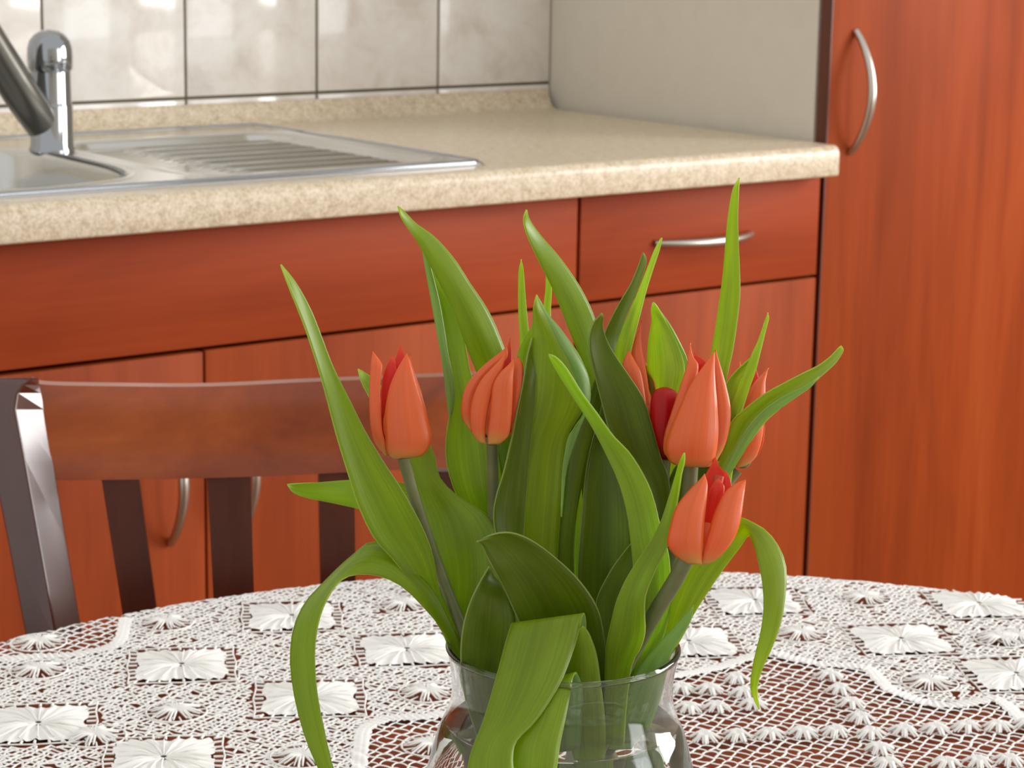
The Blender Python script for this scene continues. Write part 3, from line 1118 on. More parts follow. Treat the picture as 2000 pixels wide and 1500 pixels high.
def bloom(parent, base, tip, Rpx, phis, spread=None, openness=0.0, mats=('petal', 'petal_in'), inner=True, hscale=None, wid=1.0, stamens=False):
    """base/tip = (px, py, d); Rpx = largest radius in photo pixels; phis = azimuth of the three outer petals
    (0 = towards the camera, + = to the right)"""
    B, T = at(*base), at(*tip)
    ax = T - B
    Hh = np.linalg.norm(ax)
    ax /= Hh
    toc = CP - B
    toc -= ax * (toc @ ax)
    toc /= np.linalg.norm(toc)
    rt = np.cross(ax, toc)
    if rt @ CR < 0:
        rt = -rt
    R_ = Rpx * base[2] / F

    def petal(phi, rad, hs, ws, lean, seed, flare):
        g = random.Random(seed)
        n_, k_ = 22, 13
        V, UV = [], []
        ph = math.radians(phi)
        for i in range(n_):
            t = i / (n_ - 1)
            # radius of cup along the height
            rp = np.interp(t, [0, .06, .16, .32, .5, .7, .88, 1], [.10, .50, .84, 1.0, .99, .82, .56 + openness, .40 + openness * 1.6])
            wp_ = np.interp(t, [0, .05, .12, .25, .45, .62, .78, .9, .96, 1], [.55, .85, 1.0, 1.10, 1.14, 1.06, .84, .50, .24, .0])
            for j in range(k_):
                x = 2 * j / (k_ - 1) - 1
                a = ph + x * wp_ * ws * .84
                rr_ = rad * rp * (1 - .02 * x * x + .05 * abs(x) ** 5)
                rr_ += rad * .03 * math.exp(-(x * 5) ** 2) * math.sin(math.pi * t)
                rr_ += flare * rad * max(0, t - .86) ** 1.5 * 5
                rr_ += rad * .02 * math.sin(x * 7 + seed) * t
                z = t * hs - .05 * hs * abs(x) ** 2.5 * math.sin(math.pi * t) * .5
                # keep petal flatter than the cup when narrow at the top
                d = toc * math.cos(a) + rt * math.sin(a)
                p = B + ax * (z * Hh) + d * rr_ * R_
                p = p + (toc * math.cos(ph) + rt * math.sin(ph)) * lean * R_ * t * t
                V.append(p)
                UV.append((j / (k_ - 1), t))
        Fc = [(i * k_ + j, i * k_ + j + 1, (i + 1) * k_ + j + 1, (i + 1) * k_ + j) for i in range(n_ - 1) for j in range(k_ - 1)]
        V = np.array(V)
        cidx = 8 * k_ + k_ // 2
        a_, b_, c_ = V[cidx], V[cidx + 1], V[cidx + k_]
        if np.cross(b_ - a_, c_ - a_) @ (a_ - (B + ax * Hh * .35)) < 0:
            Fc = [f[::-1] for f in Fc]
        o = mk('petal', V, Fc, mats[0], parent, uv=UV, mats=[mats[1]])
        sm = o.modifiers.new('thickness', 'SOLIDIFY')
        sm.thickness = .0006
        sm.offset = -1
        sm.material_offset = 1
        return o

    hs = hscale or [1.0, .98, .96, .95, .97, .94]
    for i, phi in enumerate(phis):
        petal(phi, 1.0, hs[i], 1.0 * wid, (spread or [0] * 6)[i], i + 3, .25)
    if inner:
        for i, phi in enumerate([(phis[k] + phis[(k + 1) % 3] + (360 if k == 2 else 0)) / 2 for k in range(3)]):
            petal(phi, .85, hs[3 + i], .92 * wid, (spread or [0] * 6)[3 + i], i + 11, .1)
    if stamens:
        mb = MB()
        for i in range(6):
            a = i * math.pi / 3
            d = toc * math.cos(a) + rt * math.sin(a)
            mb.tube([B + ax * Hh * .3, B + ax * Hh * .6 + d * R_ * .3, B + ax * Hh * .86 + d * R_ * .25], [.0006, .0009, .0013], 6)
        mb.build('stamens', 'stamen', parent)
    MB().lathe([(0, -.0012), (.0022, -.001), (.0036, .0006), (.0042, .0026)], tuple(B), 14).build('receptacle', 'stem', parent)


def petal_shape(parent, rows, d, bulge=.20, mats=('petal', 'petal_in'), curl=0.0):
    """a petal given by its margins (left x, y, right x, y) from claw to tip, d = distances; bulges towards the room"""
    R_ = [r if len(r) == 4 else (r[0], r[1], r[0], r[1]) for r in rows]
    n, m_ = 26, 13
    P = cr(R_, n)
    D = np.interp(np.linspace(0, 1, n), np.linspace(0, 1, len(d)), d)
    D = np.convolve(np.pad(D, 3, 'edge'), np.ones(7) / 7, 'valid')
    LEAFN[0] += 1
    sd = LEAFN[0]
    V, UV = [], []
    for i in range(n):
        t = i / (n - 1)
        l, r = at(P[i, 0], P[i, 1], D[i]), at(P[i, 2], P[i, 3], D[i])
        w_ = np.linalg.norm(r - l)
        for j in range(m_):
            s_ = j / (m_ - 1)
            x = 2 * s_ - 1
            q = l + (r - l) * s_
            off = -bulge * w_ * (1 - abs(x) ** 2.4) - .018 * w_ * math.exp(-(x * 6) ** 2) * math.sin(math.pi * t)
            off += .02 * w_ * math.sin(x * 8 + sd) * t + curl * .003 * max(0, t - .8) * 5
            vd = (q - CP) / np.linalg.norm(q - CP)
            V.append(q + vd * off)
            UV.append((s_, t))
    V = np.array(V)
    Fc = [(i * m_ + j, i * m_ + j + 1, (i + 1) * m_ + j + 1, (i + 1) * m_ + j) for i in range(n - 1) for j in range(m_ - 1)]
    i0, j0 = n // 2, m_ // 2
    a, b, c = V[i0 * m_ + j0], V[i0 * m_ + j0 + 1], V[(i0 + 1) * m_ + j0]
    if np.cross(b - a, c - a) @ (CP - a) < 0:
        Fc = [f[::-1] for f in Fc]
    o = mk('petal', V, Fc, mats[0], parent, uv=UV, mats=[mats[1]])
    sm = o.modifiers.new('thickness', 'SOLIDIFY')
    sm.thickness = .0006
    sm.offset = -1
    sm.material_offset = 1
    return o


def tulip(label, foot):
    return empty('tulip', tuple(at(*foot)), label, 'flower', 'orange tulips in the glass vase')


# 1: left front bloom
t1 = tulip('orange tulip on the far left of the bouquet, its bloom alone above the curved leaf', (1040, 1890, 1.05))
stem(t1, [(787, 893, .952), (800, 940, .955), (818, 1000, .958), (842, 1068, .962), (872, 1150, .966), (915, 1260, .968), (960, 1400, .985), (1010, 1620, 1.02), (1040, 1890, 1.05)])
bloom(t1, (782, 890, .957), (782, 712, .966), 50, [125, 180, 235], [0] * 6, .03, hscale=[1.0, .98, 1.0, .8, .8, .8])
petal_shape(t1, [(744, 885, 772, 880), (743, 800, 775, 795), (746, 745, 775, 735), (754, 717, 773, 714), (761, 703, 772, 705), (764, 694)], [.960, .956, .958, .962], .05, ('petal_in', 'petal'))
petal_shape(t1, [(760, 885, 800, 885), (752, 800, 812, 800), (752, 750, 808, 750), (762, 717, 800, 717), (773, 699, 792, 699), (777, 686, 788, 688), (782, 673)], [.964, .962, .964, .968], .03, ('petal_in', 'petal'))
petal_shape(t1, [(810, 880, 836, 875), (805, 800, 834, 808), (798, 745, 815, 748), (798, 715, 806, 716), (801, 692)], [.955, .956, .960], .1)
petal_shape(t1, [(752, 891, 758, 891), (731, 862, 754, 866), (723, 827, 747, 838), (721, 782, 744, 792), (722, 746, 743, 756), (724, 713, 747, 718), (726, 698, 743, 705), (728, 686)], [.953, .949, .949, .953, .956], .22)
petal_shape(t1, [(768, 897, 796, 896), (756, 884, 828, 888), (752, 852, 843, 858), (751, 816, 836, 818), (754, 788, 828, 790), (761, 755, 817, 757), (773, 726, 808, 729), (786, 703, 801, 705), (794, 690)], [.952, .949, .948, .950, .953], .24)
leaf(t1, [(960, 1480, 985, 1470), (905, 1350, 925, 1330), (872, 1246, 880, 1228), (827, 1174, 858, 1150), (773, 1098, 846, 1085), (733, 1053, 825, 1030), (703, 993, 790, 965), (683, 932, 750, 903), (658, 850, 714, 843), (640, 780, 684, 782), (622, 716, 652, 718), (600, 648, 626, 650), (583, 603, 607, 603), (564, 555, 579, 552), (550, 516)],
     [1.0, .965, .955, .945, .94, .94, .935, .93, .925], .12, tilt=.006)
leaf(t1, [(940, 1400, 960, 1400), (905, 1220, 950, 1220), (850, 1090, 910, 1080), (815, 1030, 855, 990), (768, 1012, 812, 955), (700, 994, 762, 938), (640, 981, 690, 937), (596, 972, 632, 941), (572, 962, 586, 945), (561, 948)],
     [1.0, .985, .98, .985, .99, .985], -.10, 'leaf', tilt=-.004)
leaf(t1, [(940, 1460, 990, 1460), (900, 1330, 935, 1330), (875, 1240, 940, 1250), (862, 1180, 965, 1190), (853, 1120, 985, 1120), (843, 1075, 985, 1060), (832, 1020, 968, 1022), (820, 978, 938, 995), (811, 938, 893, 967), (802, 905, 858, 930), (775, 860, 846, 880), (745, 820, 800, 800), (722, 775, 752, 760), (708, 748, 726, 736), (701, 720)],
     [1.0, .975, .968, .966, .968, .972, .978, .985, .99, .995], .13, crease=.3, tilt=.004)
l4 = leaf(t1, [(1000, 1500, 1010, 1470), (930, 1370, 945, 1340), (872, 1246, 880, 1215), (830, 1190, 846, 1150), (787, 1147, 800, 1103), (747, 1127, 760, 1066), (707, 1121, 722, 1058), (673, 1128, 692, 1080), (652, 1146, 664, 1104), (635, 1175, 632, 1136), (622, 1212, 596, 1175), (615, 1262, 574, 1222), (616, 1312, 566, 1275), (622, 1365, 570, 1335), (634, 1425, 584, 1402), (650, 1495, 606, 1468), (676, 1560, 645, 1545), (700, 1610)],
          [.99, .965, .955, .95, .95, .945, .94, .93, .92, .915, .91, .905, .905], -.12, 'leaf', 'leaf_blue', tilt=[0, 0, .01, .025, .02, .01, 0, 0])

# 2: second bloom from the left
t2 = tulip('orange tulip second from the left, bloom leaning right before the tall folded leaf', (1075, 1900, 1.07))
stem(t2, [(961, 866, .962), (963, 930, .966), (964, 1000, .972), (970, 1080, .978), (985, 1180, .982), (1010, 1320, .99), (1040, 1560, 1.03), (1075, 1900, 1.07)])
bloom(t2, (960, 862, .962), (985, 712, .972), 46, [125, 180, 235], [0] * 6, -.05, hscale=[1.0, 1.0, 1.0, .8, .8, .8])
petal_shape(t2, [(960, 860, 990, 858), (960, 800, 1004, 790), (963, 745, 1003, 742), (977, 704, 1000, 708), (989, 682, 999, 686), (996, 660)], [.966, .964, .968], .06, ('petal_in', 'petal'))
petal_shape(t2, [(918, 842, 930, 846), (902, 814, 928, 816), (903, 776, 930, 778), (917, 743, 945, 745), (946, 712, 970, 717), (974, 690, 990, 700), (991, 676)], [.958, .955, .956, .960], .2)
petal_shape(t2, [(998, 853, 1006, 853), (999, 816, 1014, 815), (1000, 776, 1020, 775), (1001, 741, 1022, 738), (1004, 716, 1021, 712), (1012, 696)], [.955, .953, .956], .16)
petal_shape(t2, [(938, 866, 950, 867), (922, 847, 948, 850), (918, 818, 950, 820), (922, 782, 957, 785), (938, 745, 968, 750), (962, 717, 981, 722), (979, 699, 986, 702), (987, 683)], [.953, .949, .950, .955], .26)
petal_shape(t2, [(953, 868, 976, 868), (952, 847, 994, 850), (956, 812, 999, 815), (959, 780, 1001, 780), (963, 750, 1002, 750), (977, 727, 1003, 728), (993, 712, 1005, 712), (1004, 699)], [.952, .948, .948, .953], .24)
leaf(t2, [(1030, 1300, 1060, 1300), (1010, 1100, 1050, 1080), (985, 960, 1050, 940), (965, 850, 1035, 830), (945, 770, 1014, 752), (928, 722, 988, 686), (915, 690, 968, 635), (900, 650, 948, 596), (880, 600, 920, 555), (862, 562, 892, 511), (841, 522, 862, 475), (818, 478, 840, 455), (800, 450, 813, 436), (785, 425, 793, 415), (779, 402)],
     [1.01, 1.0, .995, .99, .985, .98, .975, .97], -.14, 'leaf', 'leaf_blue', tilt=.004)
leaf(t2, [(975, 1300, 1005, 1300), (950, 1120, 1000, 1140), (915, 1020, 985, 1040), (885, 950, 968, 970), (871, 895, 962, 905), (873, 840, 952, 840), (882, 790, 938, 790), (880, 755, 925, 750), (876, 720, 916, 715), (870, 670, 908, 672), (863, 630, 898, 636), (855, 590, 882, 595), (846, 560, 862, 562), (840, 530, 848, 534), (836, 500)],
     [1.0, .992, .99, .99, .992, .995, .998], .08, 'leaf', 'leaf_blue')
leaf(t2, [(878, 835), (876, 808, 883, 812), (870, 765, 889, 772), (866, 730, 886, 738), (860, 690, 876, 692), (851, 640, 868, 640), (842, 590, 858, 585), (833, 540, 844, 530), (826, 500, 835, 498), (823, 478)],
     [.992, .988, .986, .986], -.15, 'leaf_blue', 'leaf')
leaf(t2, [(1020, 820, 1050, 820), (1016, 740, 1042, 740), (1015, 665, 1035, 665), (1012, 600, 1028, 595), (1012, 545, 1024, 542), (1014, 522, 1022, 522), (1018, 507)],
     [1.005, 1.005, 1.0], -.15, 'leaf_pale', 'leaf')
leaf(t2, [(935, 1440, 985, 1440), (905, 1330, 985, 1340), (901, 1288, 1000, 1300), (902, 1250, 1006, 1255), (908, 1212, 1008, 1215), (921, 1172, 1000, 1180), (938, 1138, 982, 1145), (948, 1122, 965, 1124), (957, 1107)],
     [.955, .943, .94, .942, .945], .12, 'leaf_dark', 'leaf_blue', tilt=.008)

# 3: bloom hidden behind the tall middle leaves
t3 = tulip('coral tulip half hidden behind the dark upright leaf, left of the red bud', (1100, 1905, 1.08))
stem(t3, [(1258, 852, .985), (1250, 940, .99), (1225, 1060, .99), (1190, 1180, .985), (1160, 1330, .99), (1125, 1560, 1.03), (1100, 1905, 1.08)])
bloom(t3, (1255, 850, .988), (1247, 690, .994), 34, [125, 180, 235], [0] * 6, -.10, hscale=[.95, 1.0, .95, .8, .8, .8])
petal_shape(t3, [(1245, 856, 1262, 853), (1240, 805, 1271, 806), (1238, 762, 1268, 765), (1235, 716, 1261, 716), (1234, 686, 1255, 686), (1240, 661, 1252, 661), (1247, 645, 1252, 645), (1253, 626)], [.986, .984, .986, .988], .12)
petal_shape(t3, [(1240, 855, 1262, 853), (1226, 800, 1263, 802), (1220, 762, 1259, 766), (1216, 730, 1252, 728), (1217, 705, 1241, 706), (1228, 683)], [.984, .979, .979, .982], .2)
leaf(t3, [(1165, 1150, 1200, 1150), (1160, 1000, 1200, 1000), (1158, 880, 1205, 860), (1150, 770, 1190, 740), (1135, 705, 1172, 660), (1115, 655, 1160, 615), (1096, 606, 1140, 572), (1078, 562, 1118, 536), (1056, 518, 1090, 498), (1040, 483, 1062, 466), (1028, 452, 1042, 440), (1024, 428, 1033, 424), (1030, 410)],
     [1.0, .99, .985, .985, .98, .975, .97], -.13, 'leaf', 'leaf_blue', tilt=.006)
leaf(t3, [(1000, 1300, 1080, 1300), (985, 1130, 1088, 1130), (978, 1060, 1092, 1040), (978, 1000, 1098, 970), (985, 940, 1103, 900), (997, 880, 1110, 850), (1006, 830, 1136, 806), (1014, 780, 1149, 775), (1020, 735, 1151, 745), (1030, 690, 1136, 702), (1038, 655, 1112, 664), (1040, 625, 1080, 628), (1042, 600, 1060, 604), (1050, 576)],
     [.985, .972, .968, .965, .962, .958, .955], -.16, 'leaf', 'leaf', crease=.2, tilt=.004)
leaf(t3, [(1098, 1010), (1098, 930, 1106, 925), (1102, 890, 1118, 880), (1112, 848, 1135, 832), (1138, 812, 1152, 790), (1130, 760, 1153, 755), (1110, 705, 1145, 722), (1090, 668, 1122, 682), (1072, 630, 1098, 645), (1060, 603, 1072, 614), (1052, 580)],
     [.955, .952, .948, .946, .948, .952], -.20, 'leaf_blue', 'leaf', tilt=.003)
leaf(t3, [(975, 1080, 1020, 1080), (965, 1012, 1024, 1030), (970, 970, 1028, 970), (984, 925, 1033, 900), (1000, 858, 1040, 830), (1008, 818, 1046, 780), (1022, 750, 1048, 740), (1030, 700, 1046, 700), (1040, 660)],
     [.962, .958, .955, .955, .958], .14, 'leaf_dark', 'leaf_blue', tilt=.006)
leaf(t3, [(1045, 800, 1075, 800), (1050, 700, 1078, 700), (1060, 610, 1076, 612), (1065, 566, 1078, 568), (1066, 535, 1076, 537), (1069, 520)],
     [1.01, 1.01, 1.005], -.15, 'leaf_pale', 'leaf')
leaf(t3, [(1010, 820, 1045, 820), (1008, 745, 1042, 745), (1010, 695, 1045, 700), (1022, 665, 1046, 670), (1036, 640, 1050, 642), (1046, 612)],
     [.998, .995, .99], -.1, 'leaf', 'leaf_blue')
leaf(t3, [(1195, 950, 1225, 950), (1190, 820, 1222, 820), (1180, 720, 1218, 720), (1180, 660, 1210, 668), (1194, 623, 1222, 622), (1214, 586, 1238, 584), (1232, 557, 1252, 550), (1247, 522, 1261, 522), (1254, 503, 1263, 505), (1258, 494)],
     [1.0, .995, .99, .985, .98], -.12, 'leaf_dark', 'leaf_blue', tilt=.006)
leaf(t3, [(1085, 1200, 1125, 1200), (1088, 1100, 1122, 1090), (1094, 1030, 1126, 1010), (1100, 940, 1145, 900), (1110, 870, 1166, 825), (1134, 815, 1178, 770), (1155, 760, 1180, 745), (1168, 720)],
     [.985, .978, .974, .972, .972], -.12, 'leaf_dark', 'leaf_blue')

# 4: red bud
t4 = empty('tulip', tuple(at(1130, 1900, 1.06)), 'small deep red tulip tucked behind the large orange bloom', 'flower', 'orange tulips in the glass vase')
stem(t4, [(1300, 898, .972), (1290, 980, .975), (1262, 1100, .975), (1225, 1230, .972), (1190, 1370, .985), (1150, 1600, 1.02), (1130, 1900, 1.06)])
bloom(t4, (1298, 900, .978), (1297, 775, .984), 24, [125, 180, 235], None, .2, mats=('petal_red', 'petal_red'), hscale=[.95, .95, .95, .7, .7, .7])
petal_shape(t4, [(1290, 904, 1302, 904), (1278, 872, 1315, 875), (1271, 832, 1326, 832), (1270, 796, 1330, 796), (1273, 773, 1326, 774), (1281, 761, 1317, 762), (1293, 756, 1303, 756)], [.974, .969, .970, .976], .22, ('petal_red', 'petal_red'))
leaf(t4, [(1215, 850, 1240, 860), (1200, 740, 1222, 745), (1200, 690, 1228, 700), (1212, 650, 1238, 655), (1226, 615, 1249, 612), (1246, 568, 1261, 565), (1263, 525, 1275, 520), (1278, 487, 1286, 487), (1291, 464)],
     [.995, .985, .98, .975, .972], .12, 'leaf_pale', 'leaf', tilt=-.004)
leaf(t4, [(1280, 960, 1320, 960), (1275, 850, 1328, 850), (1266, 765, 1330, 770), (1263, 715, 1338, 720), (1266, 665, 1322, 668), (1272, 628, 1302, 630), (1271, 606, 1286, 604), (1274, 591)],
     [.99, .99, .99, .988, .985], -.14, 'leaf_pale', 'leaf', crease=.4, tilt=-.004)
leaf(t4, [(1300, 860, 1330, 850), (1318, 770, 1335, 765), (1322, 735, 1342, 725), (1318, 695, 1341, 700), (1308, 650, 1325, 668), (1296, 622, 1306, 634), (1284, 604)],
     [.992, .990, .988, .987], .1, 'leaf_blue', 'leaf')
leaf(t4, [(1150, 1300, 1200, 1300), (1135, 1200, 1215, 1200), (1128, 1120, 1230, 1120), (1136, 1010, 1232, 1030), (1145, 920, 1222, 950), (1158, 860, 1205, 880), (1172, 810, 1190, 815), (1180, 770)],
     [.985, .98, .978, .98, .985], .12, 'leaf_dark', 'leaf_blue')
leaf(t4, [(1110, 1300, 1128, 1300), (1117, 1150, 1132, 1150), (1119, 1090, 1137, 1090), (1122, 1040, 1138, 1040), (1130, 985, 1138, 985), (1136, 955)],
     [.988, .985, .985], 0, 'leaf_pale', 'leaf')

# 5: large orange bloom
t5 = tulip('largest orange tulip, upright at the right of the bouquet before the red bud', (1150, 1895, 1.05))
stem(t5, [(1350, 905, .955), (1346, 960, .958), (1336, 1020, .962), (1310, 1100, .962), (1265, 1230, .965), (1220, 1370, .98), (1180, 1600, 1.01), (1150, 1895, 1.05)], .0032)
bloom(t5, (1358, 906, .955), (1372, 716, .964), 56, [125, 180, 235], [0] * 6, -.12, hscale=[1.0, 1.0, 1.0, .8, .8, .8])
petal_shape(t5, [(1340, 860, 1390, 860), (1340, 770, 1394, 765), (1346, 724, 1386, 718), (1351, 706, 1378, 706), (1356, 695, 1364, 696), (1357, 688)], [.962, .960, .963], .03, ('petal_in', 'petal'))
petal_shape(t5, [(1312, 902, 1335, 906), (1296, 882, 1335, 885), (1298, 848, 1338, 845), (1311, 806, 1348, 800), (1329, 752, 1360, 747), (1340, 718, 1364, 713), (1344, 694, 1354, 696), (1348, 670)], [.955, .951, .952, .957], .2)
petal_shape(t5, [(1378, 907, 1398, 904), (1382, 882, 1415, 872), (1385, 842, 1425, 836), (1387, 800, 1427, 797), (1388, 756, 1419, 756), (1391, 723, 1410, 723), (1395, 701, 1404, 703), (1398, 683)], [.954, .951, .952, .957], .2)
petal_shape(t5, [(1335, 912, 1372, 913), (1310, 904, 1390, 909), (1299, 880, 1399, 884), (1302, 856, 1403, 852), (1313, 826, 1403, 822), (1326, 797, 1401, 790), (1344, 758, 1398, 755), (1366, 725, 1396, 722), (1384, 701, 1396, 702), (1395, 685)], [.950, .944, .944, .948, .953], .22)
leaf(t5, [(1385, 900, 1415, 900), (1385, 800, 1415, 800), (1386, 710, 1420, 740), (1388, 690, 1432, 685), (1395, 650, 1441, 625), (1403, 597, 1446, 575), (1411, 540, 1445, 520), (1416, 480, 1443, 475), (1421, 425, 1441, 425), (1430, 372, 1442, 375), (1442, 347)],
     [.985, .985, .985, .982, .98, .975], -.14, 'leaf', 'leaf', tilt=-.004)
leaf(t5, [(1240, 1250, 1275, 1250), (1250, 1120, 1300, 1090), (1262, 1040, 1312, 1010), (1256, 985, 1309, 955), (1240, 930, 1304, 925), (1215, 890, 1291, 895), (1192, 845, 1277, 845), (1177, 790, 1258, 782), (1163, 735, 1229, 735), (1153, 690, 1200, 692), (1152, 658, 1186, 665), (1160, 632, 1178, 636), (1170, 620, 1179, 620), (1177, 612)],
     [.975, .97, .968, .965, .962, .96, .955], .13, 'leaf_dark', 'leaf_blue', tilt=.004)
leaf(t5, [(1210, 1330, 1260, 1330), (1225, 1230, 1305, 1210), (1238, 1160, 1308, 1130), (1236, 1100, 1304, 1080), (1232, 1060, 1290, 1035), (1224, 1000, 1274, 970), (1207, 940, 1254, 925), (1182, 885, 1228, 885), (1156, 835, 1196, 852), (1132, 797, 1166, 810), (1108, 760, 1136, 770), (1088, 728, 1106, 722), (1076, 706, 1086, 700), (1071, 694)],
     [.965, .955, .95, .945, .942, .938, .935], .12, 'leaf_pale', 'leaf_blue', tilt=-.006)

# 6: bloom at the back right
t6 = tulip('orange tulip at the back right, partly covered by the long drooping leaf', (1170, 1885, 1.07))
stem(t6, [(1440, 918, .985), (1418, 950, .985), (1400, 1010, .982), (1370, 1090, .978), (1320, 1200, .975), (1270, 1320, .98), (1215, 1560, 1.02), (1170, 1885, 1.07)])
bloom(t6, (1450, 908, .990), (1468, 752, .997), 36, [125, 180, 235], [0] * 6, .0, hscale=[1.0, 1.0, 1.0, .8, .8, .8])
petal_shape(t6, [(1440, 880, 1475, 880), (1444, 820, 1484, 820), (1452, 775, 1485, 775), (1463, 745, 1484, 745), (1470, 730, 1480, 732), (1475, 714)], [.992, .990, .993], .05, ('petal_in', 'petal'))
petal_shape(t6, [(1436, 906, 1450, 909), (1426, 872, 1466, 872), (1424, 822, 1468, 822), (1425, 776, 1466, 776), (1430, 741, 1458, 741), (1438, 722, 1450, 722), (1445, 706)], [.987, .983, .985, .989], .2)
petal_shape(t6, [(1438, 914, 1456, 911), (1435, 893, 1477, 892), (1437, 852, 1489, 857), (1445, 810, 1493, 812), (1455, 776, 1495, 775), (1470, 751, 1495, 748), (1484, 735, 1497, 734), (1501, 718)], [.984, .979, .979, .984], .22)
leaf(t6, [(1400, 1000, 1420, 1000), (1412, 900, 1434, 900), (1416, 830, 1440, 835), (1424, 800, 1451, 800), (1440, 760, 1463, 762), (1454, 725, 1477, 722), (1466, 695, 1489, 675), (1480, 665, 1497, 642), (1492, 630, 1502, 622), (1500, 611)],
     [.98, .975, .972, .97, .968, .965], -.12, 'leaf_pale', 'leaf')
leaf(t6, [(1424, 820, 1440, 830), (1418, 780, 1435, 785), (1420, 750, 1445, 745), (1436, 728, 1462, 718), (1458, 708, 1474, 698), (1480, 690)],
     [.973, .972, .97], .1, 'leaf', 'leaf')
leaf(t6, [(1300, 1180, 1330, 1180), (1350, 1040, 1375, 1040), (1385, 960, 1410, 955), (1404, 908, 1440, 900), (1416, 868, 1464, 866), (1428, 826, 1494, 826), (1452, 802, 1520, 802), (1490, 772, 1548, 780), (1530, 750, 1580, 756), (1567, 731, 1606, 734), (1600, 715, 1630, 712), (1624, 697, 1642, 696), (1638, 682, 1648, 684), (1645, 677)],
     [.975, .97, .968, .96, .955, .95, .945], -.16, 'leaf', 'leaf', crease=.5, tilt=.008)
leaf(t6, [(1290, 1150, 1320, 1150), (1350, 1010, 1375, 1000), (1404, 935, 1424, 930), (1424, 900, 1444, 898), (1442, 865, 1470, 857), (1470, 825, 1496, 820), (1500, 795, 1522, 800), (1540, 770, 1552, 778), (1575, 753, 1584, 756), (1600, 736)],
     [.972, .966, .962, .956, .952, .949], .06, 'leaf_blue', 'leaf', tilt=.0)

# 7: lowest right bloom in front
t7 = tulip('orange tulip lowest on the right, opening towards the front with a dark slit', (1120, 1870, 1.03))
stem(t7, [(1340, 1092, .925), (1318, 1135, .93), (1290, 1180, .938), (1255, 1240, .948), (1215, 1320, .958), (1180, 1450, .975), (1145, 1640, 1.0), (1120, 1870, 1.03)], .0034, .0032)
bloom(t7, (1366, 1092, .932), (1402, 935, .945), 50, [140, 180, 220], [0] * 6, .05, hscale=[.95, .98, .95, .72, .72, .72])
petal_shape(t7, [(1366, 1070, 1420, 1070), (1370, 985, 1430, 980), (1373, 947, 1427, 946), (1379, 926, 1419, 926), (1390, 908, 1404, 909), (1397, 892)], [.942, .944, .946], -.06, ('petal_in', 'petal'))
petal_shape(t7, [(1400, 1050, 1430, 1050), (1405, 985, 1434, 982), (1409, 950, 1429, 950), (1413, 932, 1425, 932), (1417, 918)], [.938, .938, .941], .05, ('petal_in', 'petal'))
petal_shape(t7, [(1366, 1080, 1382, 1080), (1372, 1030, 1398, 1020), (1380, 980, 1412, 975), (1386, 955, 1415, 952), (1394, 942, 1410, 942), (1402, 934)], [.930, .928, .931], .12, ('petal_in', 'petal_in'))
MB().tube([at(1380, 1060, .935), at(1396, 980, .936), at(1404, 930, .938)], [.0016, .0018, .0022], 8).build('pistil', 'stamen', t7)
petal_shape(t7, [(1368, 1103, 1380, 1103), (1370, 1089, 1402, 1091), (1377, 1062, 1428, 1062), (1384, 1038, 1441, 1036), (1392, 1010, 1448, 1008), (1402, 985, 1451, 985), (1416, 960, 1454, 962), (1436, 944, 1456, 948), (1457, 936)], [.924, .919, .919, .924, .929], .24, curl=-1)
petal_shape(t7, [(1345, 1102, 1371, 1103), (1318, 1085, 1371, 1087), (1303, 1062, 1373, 1060), (1308, 1030, 1375, 1028), (1318, 995, 1378, 998), (1334, 970, 1381, 970), (1352, 950, 1382, 948), (1366, 937, 1380, 936), (1376, 925)], [.922, .916, .916, .921, .927], .24)
leaf(t7, [(1180, 1480, 1215, 1480), (1180, 1380, 1222, 1370), (1182, 1300, 1234, 1298), (1184, 1262, 1250, 1268), (1193, 1218, 1259, 1236), (1204, 1174, 1258, 1200), (1222, 1132, 1260, 1162), (1248, 1090, 1280, 1112), (1273, 1052, 1302, 1068), (1291, 1016, 1314, 1020), (1306, 970, 1323, 970), (1318, 930, 1329, 928), (1325, 905, 1335, 902), (1335, 884)],
     [.96, .945, .935, .93, .925, .92, .918], .12, 'leaf', 'leaf_blue', tilt=-.004)
leaf(t7, [(1190, 1520, 1240, 1520), (1215, 1380, 1265, 1380), (1250, 1302, 1300, 1300), (1292, 1240, 1336, 1240), (1306, 1190, 1352, 1206), (1320, 1140, 1382, 1158), (1345, 1095, 1416, 1108), (1395, 1048, 1444, 1072), (1438, 1010, 1461, 1047), (1466, 1018, 1466, 1052), (1497, 1036, 1474, 1072), (1522, 1068, 1482, 1102), (1536, 1108, 1489, 1142), (1535, 1160, 1491, 1192), (1527, 1212, 1484, 1240), (1511, 1260, 1474, 1280), (1490, 1305, 1467, 1318), (1478, 1345, 1466, 1350), (1481, 1386)],
     [.985, .965, .958, .952, .945, .935, .925, .918, .912, .908, .905], -.13, 'leaf', 'leaf', tilt=[0, 0, -.004, -.01, 0, .004])
leaf(t7, [(1190, 1560, 1235, 1560), (1190, 1440, 1262, 1440), (1215, 1360, 1290, 1360), (1255, 1296, 1308, 1285), (1290, 1252, 1330, 1246), (1325, 1215, 1350, 1212), (1355, 1182)],
     [.985, .965, .95, .945, .945], -.1, 'leaf_blue', 'leaf', crease=.5)
leaf(t7, [(1200, 1420, 1240, 1420), (1180, 1320, 1235, 1300), (1168, 1245, 1240, 1235), (1165, 1176, 1244, 1175), (1190, 1120, 1252, 1120), (1214, 1085, 1250, 1080), (1238, 1056)],
     [.97, .962, .96, .96], .1, 'leaf_dark', 'leaf_blue')
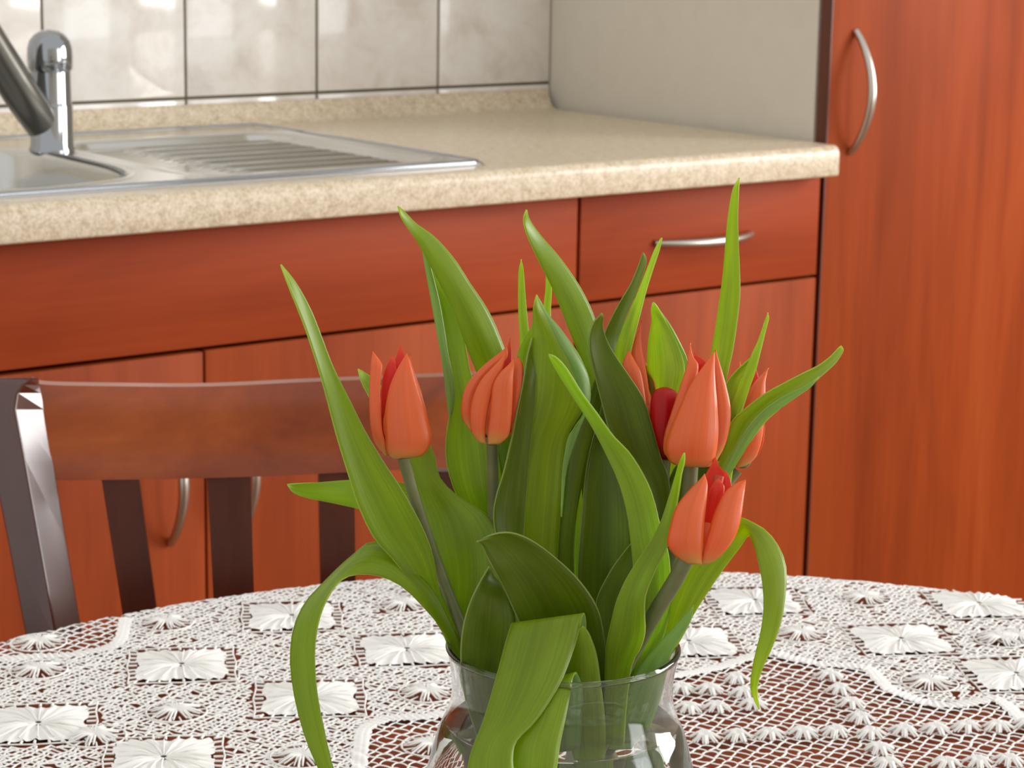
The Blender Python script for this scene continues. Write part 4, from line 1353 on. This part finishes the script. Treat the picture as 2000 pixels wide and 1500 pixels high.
leaf(t7, [(1260, 1300, 1300, 1300), (1270, 1180, 1320, 1180), (1280, 1090, 1345, 1080), (1290, 1020, 1355, 1010), (1296, 970, 1385, 960), (1310, 930, 1392, 920), (1325, 905, 1380, 895), (1345, 880)],
     [.985, .98, .978, .976], .1, 'leaf_dark', 'leaf_blue')
leaf(t7, [(1120, 1560, 1180, 1560), (1110, 1420, 1182, 1420), (1106, 1330, 1173, 1330), (1110, 1285, 1166, 1280), (1118, 1250, 1156, 1248), (1128, 1232, 1148, 1232), (1139, 1222)],
     [.96, .94, .932, .93], -.15, 'leaf', 'leaf_blue')
leaf(t2, [(1130, 1480, 1190, 1480), (1100, 1370, 1186, 1350), (1070, 1300, 1184, 1290), (1040, 1258, 1180, 1245), (1013, 1212, 1170, 1197), (990, 1162, 1150, 1160), (975, 1130, 1122, 1125), (963, 1108, 1087, 1092), (950, 1083, 1048, 1062), (943, 1067, 1010, 1044), (937, 1060, 975, 1042), (931, 1056)],
     [.975, .955, .948, .94, .935, .928, .922, .918], .12, 'leaf_dark', 'leaf_blue', tilt=.004, wave=.03)
leaf(t7, [(1030, 1520, 1130, 1500), (1022, 1380, 1140, 1350), (1010, 1290, 1144, 1260), (1002, 1236, 1143, 1208), (1000, 1216, 1139, 1198), (990, 1243, 1130, 1238), (973, 1306, 1114, 1288), (958, 1360, 1092, 1340), (941, 1414, 1050, 1405), (927, 1448, 1012, 1444), (916, 1482, 1002, 1475), (910, 1525, 1003, 1520), (905, 1580, 990, 1580), (930, 1660)],
     [.965, .945, .938, .932, .926, .912, .902, .896, .89, .886], -.12, 'leaf', 'leaf_blue', crease=.25)
leaf(t7, [(1085, 1500, 1130, 1480), (1080, 1400, 1136, 1360), (1072, 1330, 1128, 1316), (1060, 1335, 1120, 1320), (1040, 1370, 1112, 1366), (1020, 1410, 1103, 1412), (1000, 1450, 1094, 1455), (994, 1500, 1088, 1500), (1000, 1560, 1075, 1560), (1035, 1630)],
     [.955, .935, .922, .912, .905, .90, .897], -.16, 'leaf', 'leaf_blue', crease=.3)

# further leaves standing at the back of the bunch
leaf(t3, [(1060, 1300, 1230, 1300), (1050, 1150, 1250, 1150), (1055, 1000, 1240, 1000), (1075, 900, 1215, 900), (1105, 830, 1185, 830), (1150, 790)],
     [1.01, 1.008, 1.006, 1.004], .06, 'leaf_dark', 'leaf_dark')
leaf(t2, [(980, 1200, 1030, 1200), (962, 1060, 1035, 1060), (960, 950, 1035, 950), (966, 880, 1025, 870), (978, 830, 1015, 820), (998, 780)],
     [1.0, .998, .996, .994], .08, 'leaf', 'leaf_blue')
